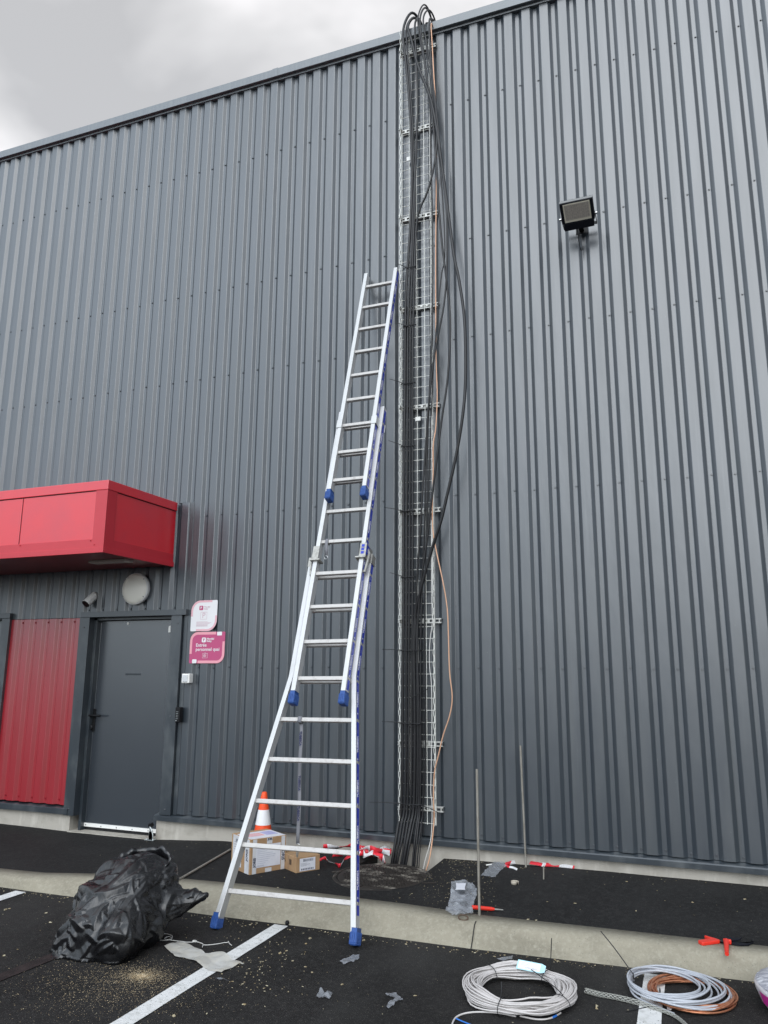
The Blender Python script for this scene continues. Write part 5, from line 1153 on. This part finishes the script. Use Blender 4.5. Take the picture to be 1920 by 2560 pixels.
# braided pulling sock
P = smooth([gw(1463, 2476, 0.016), gw(1500, 2486, 0.014), gw(1545, 2494, 0.014), gw(1600, 2508, 0.012), gw(1660, 2528, 0.012), gw(1695, 2545, 0.012), gw(1725, 2572, 0.012)], 12)
g = MB(); k_ = len(P)
for s_ in (-1, 1):
    for st in range(5):
        pts = []
        for i, p in enumerate(P):
            t_ = (P[min(i+1, k_-1)]-P[max(i-1, 0)]).normalized(); sd_ = t_.cross(V((0, 0, 1))).normalized(); up_ = sd_.cross(t_)
            rad = 0.014 if i < k_*0.45 else 0.014-0.006*min(1, (i-k_*0.45)/(k_*0.2))
            q = s_*(i*0.42)+st*2*math.pi/5
            pts.append(p+sd_*rad*math.cos(q)+up_*rad*0.8*math.sin(q))
        g.tube(pts, 0.0017, 4, cap=False)
tag(g.build('pulling_sock', mat('steel_braid', (0.48, 0.48, 0.44), 0.45, 0.6)), 'braided steel cable pulling sock lying across the white line under the grey coil', 'pulling sock')
# black and pink clip behind the grey coil
a = at(1716, 2412, 'z', 0.02); t = thing('clamp_clip', V((a.x, a.y, 0)), 'small black clip with two pink ends behind the grey coil at the kerb', 'clip')
g = MB(); g.box(a.x-0.017, a.x+0.017, a.y-0.015, a.y+0.015, 0.0, 0.038)
for dx in (-0.012, 0.012): g.box(a.x+dx-0.004, a.x+dx+0.004, a.y-0.01, a.y+0.01, 0.038, 0.046)
g.build('clip_body', m_black, t, 0.003)
for s_ in (-1, 1): g = MB(); g.tube([V((a.x+s_*0.016, a.y, 0.022)), V((a.x+s_*0.040, a.y, 0.018))], [0.010, 0.012], 8); g.build('clip_end', mat('pink_plastic', (0.75, 0.06, 0.16), 0.4), t)
sheet('plastic_scrap', outl([(1668, 2525), (1669, 2516), (1680, 2517), (1683, 2524), (1676, 2528)]), m_signw, 'tiny white plastic shell in front of the grey coil', amp=0.012, seed=31, sub=2)
sheet('dry_leaf', outl([(1488, 2524), (1490, 2515), (1497, 2517), (1492, 2520), (1496, 2524)]), m_leaf, 'pale dry leaf left of the pulling sock', 'leaf', amp=0.01, seed=33, sub=2)

# wrapped coil at the right border
cxw = V((2.335, -1.83, 0.0))
t = thing('wrapped_coil', cxw, 'film wrapped coil with magenta label at the right border of the picture', 'cable coil')
Mw = Matrix.Translation(cxw)
g = MB()
rings = []
for (r_, z) in ((0.235, 0.0), (0.262, 0.012), (0.283, 0.045), (0.300, 0.085), (0.308, 0.115), (0.300, 0.124)):
    rings.append([(cxw.x+(r_+0.004*noise.noise(V((k*0.7, z*30, 0))))*math.cos(2*math.pi*k/64), cxw.y+(r_+0.004*noise.noise(V((k*0.7, z*30, 0))))*math.sin(2*math.pi*k/64), z) for k in range(64)])
g.add([v for r_ in rings for v in r_], [(i*64+j, i*64+(j+1) % 64, (i+1)*64+(j+1) % 64, (i+1)*64+j) for i in range(5) for j in range(64)], 0, True)
g.build('wrapping', noisy(mat('wrap_side', (0.62, 0.60, 0.62), 0.3), (0.30, 0.29, 0.32), (6, 6, 40), 0.45, 0.62, bump=0.5, bscale=(20, 20, 50)), t)
g = MB(); n = 64; rings = []
for (r_, z) in ((0.300, 0.124), (0.27, 0.136), (0.22, 0.142), (0.16, 0.136), (0.12, 0.110), (0.0, 0.10)):
    rings.append([(cxw.x+r_*math.cos(2*math.pi*k/n), cxw.y+r_*math.sin(2*math.pi*k/n), z+0.007*noise.noise(V((r_*30*math.cos(2*math.pi*k/n), r_*30*math.sin(2*math.pi*k/n), 2)))) for k in range(n)])
g.add([v for r_ in rings for v in r_], [(i*n+j, i*n+(j+1) % n, (i+1)*n+(j+1) % n, (i+1)*n+j) for i in range(5) for j in range(n)], 0, True)
g.build('film_top', noisy(mat('wrap_top', (0.34, 0.34, 0.38), 0.22, 0, 0.8), (0.75, 0.75, 0.78), (12, 30, 12), 0.5, 0.66, detail=8, bump=0.7, bscale=(30, 60, 30)), t)
g = MB()
for (a0, a1, z0, z1) in ((196, 222, 0.045, 0.10), (170, 186, 0.03, 0.08)):
    for k in range(8):
        q0_, q1_ = R(a0+(a1-a0)*k/8), R(a0+(a1-a0)*(k+1)/8); f_ = lambda q, z: (cxw.x+(0.289+0.31*(z-0.05))*math.cos(q), cxw.y+(0.289+0.31*(z-0.05))*math.sin(q), z)
        g.quad(f_(q0_, z0), f_(q1_, z0), f_(q1_, z1), f_(q0_, z1))
g.build('magenta_label', mat('magenta_label', (0.55, 0.03, 0.28), 0.4), t)

# cable cutters
def kz(px, py): return atg(px, py, 0.016)
t = thing('cable_cutters', kz(1810, 2358), 'cable cutters with red grips and black curved jaws lying on the kerb', 'cable cutters')
a, b = kz(1749, 2357), kz(1797, 2352)
g = MB(); dx = (b-a).normalized(); sd_ = V((-dx.y, dx.x, 0)); Mh = frame(a, dx, sd_); Lh = (b-a).length
g.prism([(0.0, -0.020), (0.006, -0.026), (Lh*0.9, -0.020), (Lh, -0.012), (Lh*0.98, 0.012), (Lh*0.78, 0.075), (Lh*0.70, 0.075), (Lh*0.72, 0.028), (0.008, 0.020), (0.0, 0.012)], 0.018, Mh @ Matrix.Translation((0, 0, -0.009))); g.build('grip', m_rtool, t, 0.004)
a2, b2_ = kz(1816, 2355), kz(1817, 2383); a2.z += 0.004; g = MB(); g.tube([b2_+V((0, 0, -0.004)), b2_.lerp(a2, 0.5), a2], [0.011, 0.013, 0.016], 10); g.box(a2.x-0.016, a2.x+0.026, a2.y-0.012, a2.y+0.014, a2.z-0.012, a2.z+0.010); g.build('grip', m_rtool, t, 0.004)
g = MB(); c = kz(1800, 2352); d = kz(1815, 2356); g.tube([c+(d-c)*(k/8)+V((0, 0.003*(-1)**k, 0)) for k in range(9)], 0.010, 8); g.build('spring', m_black, t)
for j_, pl in enumerate(([(1815, 2352), (1835, 2353), (1850, 2356), (1868, 2358), (1880, 2356), (1884, 2351), (1878, 2349), (1883, 2354), (1872, 2361), (1850, 2362), (1830, 2359)], [(1812, 2346), (1830, 2346), (1848, 2348), (1854, 2345), (1850, 2352), (1832, 2354), (1816, 2353)])):
    pp = [kz(x, y) for x, y in pl]; g = MB(); zz_ = pp[0].z-0.006+j_*0.007
    k = len(pp); vs = [V((p.x, p.y, zz_)) for p in pp]+[V((p.x, p.y, zz_+0.006)) for p in pp]
    bmx = bmesh.new(); bv = [bmx.verts.new(v) for v in vs[:k]]; bt_ = [bmx.verts.new(v) for v in vs[k:]]
    for i in range(k): bmx.faces.new([bv[i], bv[(i+1) % k], bt_[(i+1) % k], bt_[i]])
    f1_ = bmx.faces.new(bt_); f2_ = bmx.faces.new(bv[::-1]); bmesh.ops.triangulate(bmx, faces=[f1_, f2_]); bmesh.ops.recalc_face_normals(bmx, faces=bmx.faces[:])
    me = bpy.data.meshes.new('jaw'); bmx.to_mesh(me); bmx.free(); me.materials.append(m_navy); o = bpy.data.objects.new('jaw', me); C.objects.link(o); o.parent = t; o.matrix_parent_inverse = t.matrix_world.inverted()

# ------------------------------------------------------------------ uncountable litter
def chips(name, m, spots, label_kind='stuff'):
    g = MB(); rnd = random.Random(len(spots)+3)
    for (x, y, z, s) in spots:
        a = rnd.uniform(0, 6.28); l, w_ = s*rnd.uniform(0.7, 1.6), s*rnd.uniform(0.3, 0.8); h = s*rnd.uniform(0.15, 0.5)
        ca, sa = math.cos(a), math.sin(a); tl = rnd.uniform(-0.4, 0.4)*s
        c = [(-l, -w_*0.6), (l*0.3, -w_), (l, w_*0.2), (-l*0.5, w_)]
        b_ = [(x+u*ca-v*sa, y+u*sa+v*ca, z+0.001) for u, v in c]; t_ = [(x+0.8*(u*ca-v*sa), y+0.8*(u*sa+v*ca), z+0.001+h+tl*u/l*0.3) for u, v in c]
        g.add(b_+t_, [(4, 5, 6, 7), (0, 1, 5, 4), (1, 2, 6, 5), (2, 3, 7, 6), (3, 0, 4, 7)])
    return tag(g.build(name, m), kind='stuff')
rnd = random.Random(11); sp_ = []
pc = gw(355, 2440, 0)
for _ in range(3200):
    r_ = abs(rnd.gauss(0, 0.075)); a = rnd.uniform(0, 6.28); sp_.append((pc.x+r_*math.cos(a)*1.3, pc.y+r_*math.sin(a), 0, rnd.uniform(0.0008, 0.0022)))
for _ in range(3400):
    px, py = rnd.gauss(300, 120), rnd.gauss(2460, 42); 
    if py < 2385: continue
    p = gw(px, py, 0); sp_.append((p.x, p.y, 0, rnd.uniform(0.0008, 0.0022)*(1.7 if rnd.random() < 0.05 else 1)))
chips('sawdust', m_woodchip, sp_)
sp_ = []
for _ in range(330):
    x = rnd.uniform(-3.2, 2.2); y = lerp_tab(KERBF, x)-abs(rnd.gauss(0, 0.05))-0.01; sp_.append((x, y, 0, rnd.uniform(0.0018, 0.0065)))
for _ in range(420):
    x = rnd.uniform(-3.0, 2.4); y = rnd.uniform(-4.5, -1.7); sp_.append((x, y, 0, rnd.uniform(0.0012, 0.0038)))
for _ in range(170):
    p = gw(rnd.gauss(640, 60), rnd.gauss(2400, 50), 0)
    if p.y < lerp_tab(KERBF, p.x)-0.02: sp_.append((p.x, p.y, 0, rnd.uniform(0.002, 0.006)))
for (px, py, s) in ((775, 2347, .013), (765, 2360, .010), (1015, 2361, .010), (700, 2384, .012), (780, 2432, .008), (14, 2275, .014), (24, 2272, .012), (115, 2283, .012), (126, 2307, .010), (44, 2374, .006), (10, 2390, .010), (610, 2512, .014), (435, 2541, .012), (517, 2535, .008), (909, 2352, .012), (855, 2462, .009), (1038, 2490, .008), (716, 2378, .009), (540, 2280, .008), (836, 2318, .01)):
    p = gw(px, py, 0)
    if p.y < lerp_tab(KERBF, p.x)-0.005: sp_.append((p.x, p.y, 0, s))
chips('leaf_litter', m_leaf, sp_)
sp_ = []
for _ in range(420):
    x = rnd.gauss(0.05, 0.16) if rnd.random() < 0.62 else rnd.uniform(-3, 2.3); y = -abs(rnd.gauss(0, 0.12))-0.03 if rnd.random() < 0.45 else rnd.uniform(-1.25, -0.03)
    if PX0-0.02 < x < PX1+0.02 and y > -1.05: continue
    if y < lerp_tab(KERBY, x)+0.02: continue
    sp_.append((x, y, pav_z(x, y), rnd.uniform(0.0014, 0.0045)))
for _ in range(260):
    p = atg(rnd.uniform(1060, 1240), rnd.uniform(2180, 2300)); sp_.append((p.x, p.y, p.z, rnd.uniform(0.0014, 0.0035)))
for (px, py) in ((1590, 2278), (1862, 2249), (1567, 2205), (1732, 2257), (711, 2195), (797, 2188), (695, 2220), (950, 2182), (1320, 2300), (1438, 2259), (1340, 2302)):
    p = atg(px, py); sp_.append((p.x, p.y, p.z+0.001, 0.009))
chips('leaf_litter', m_leaf, sp_)
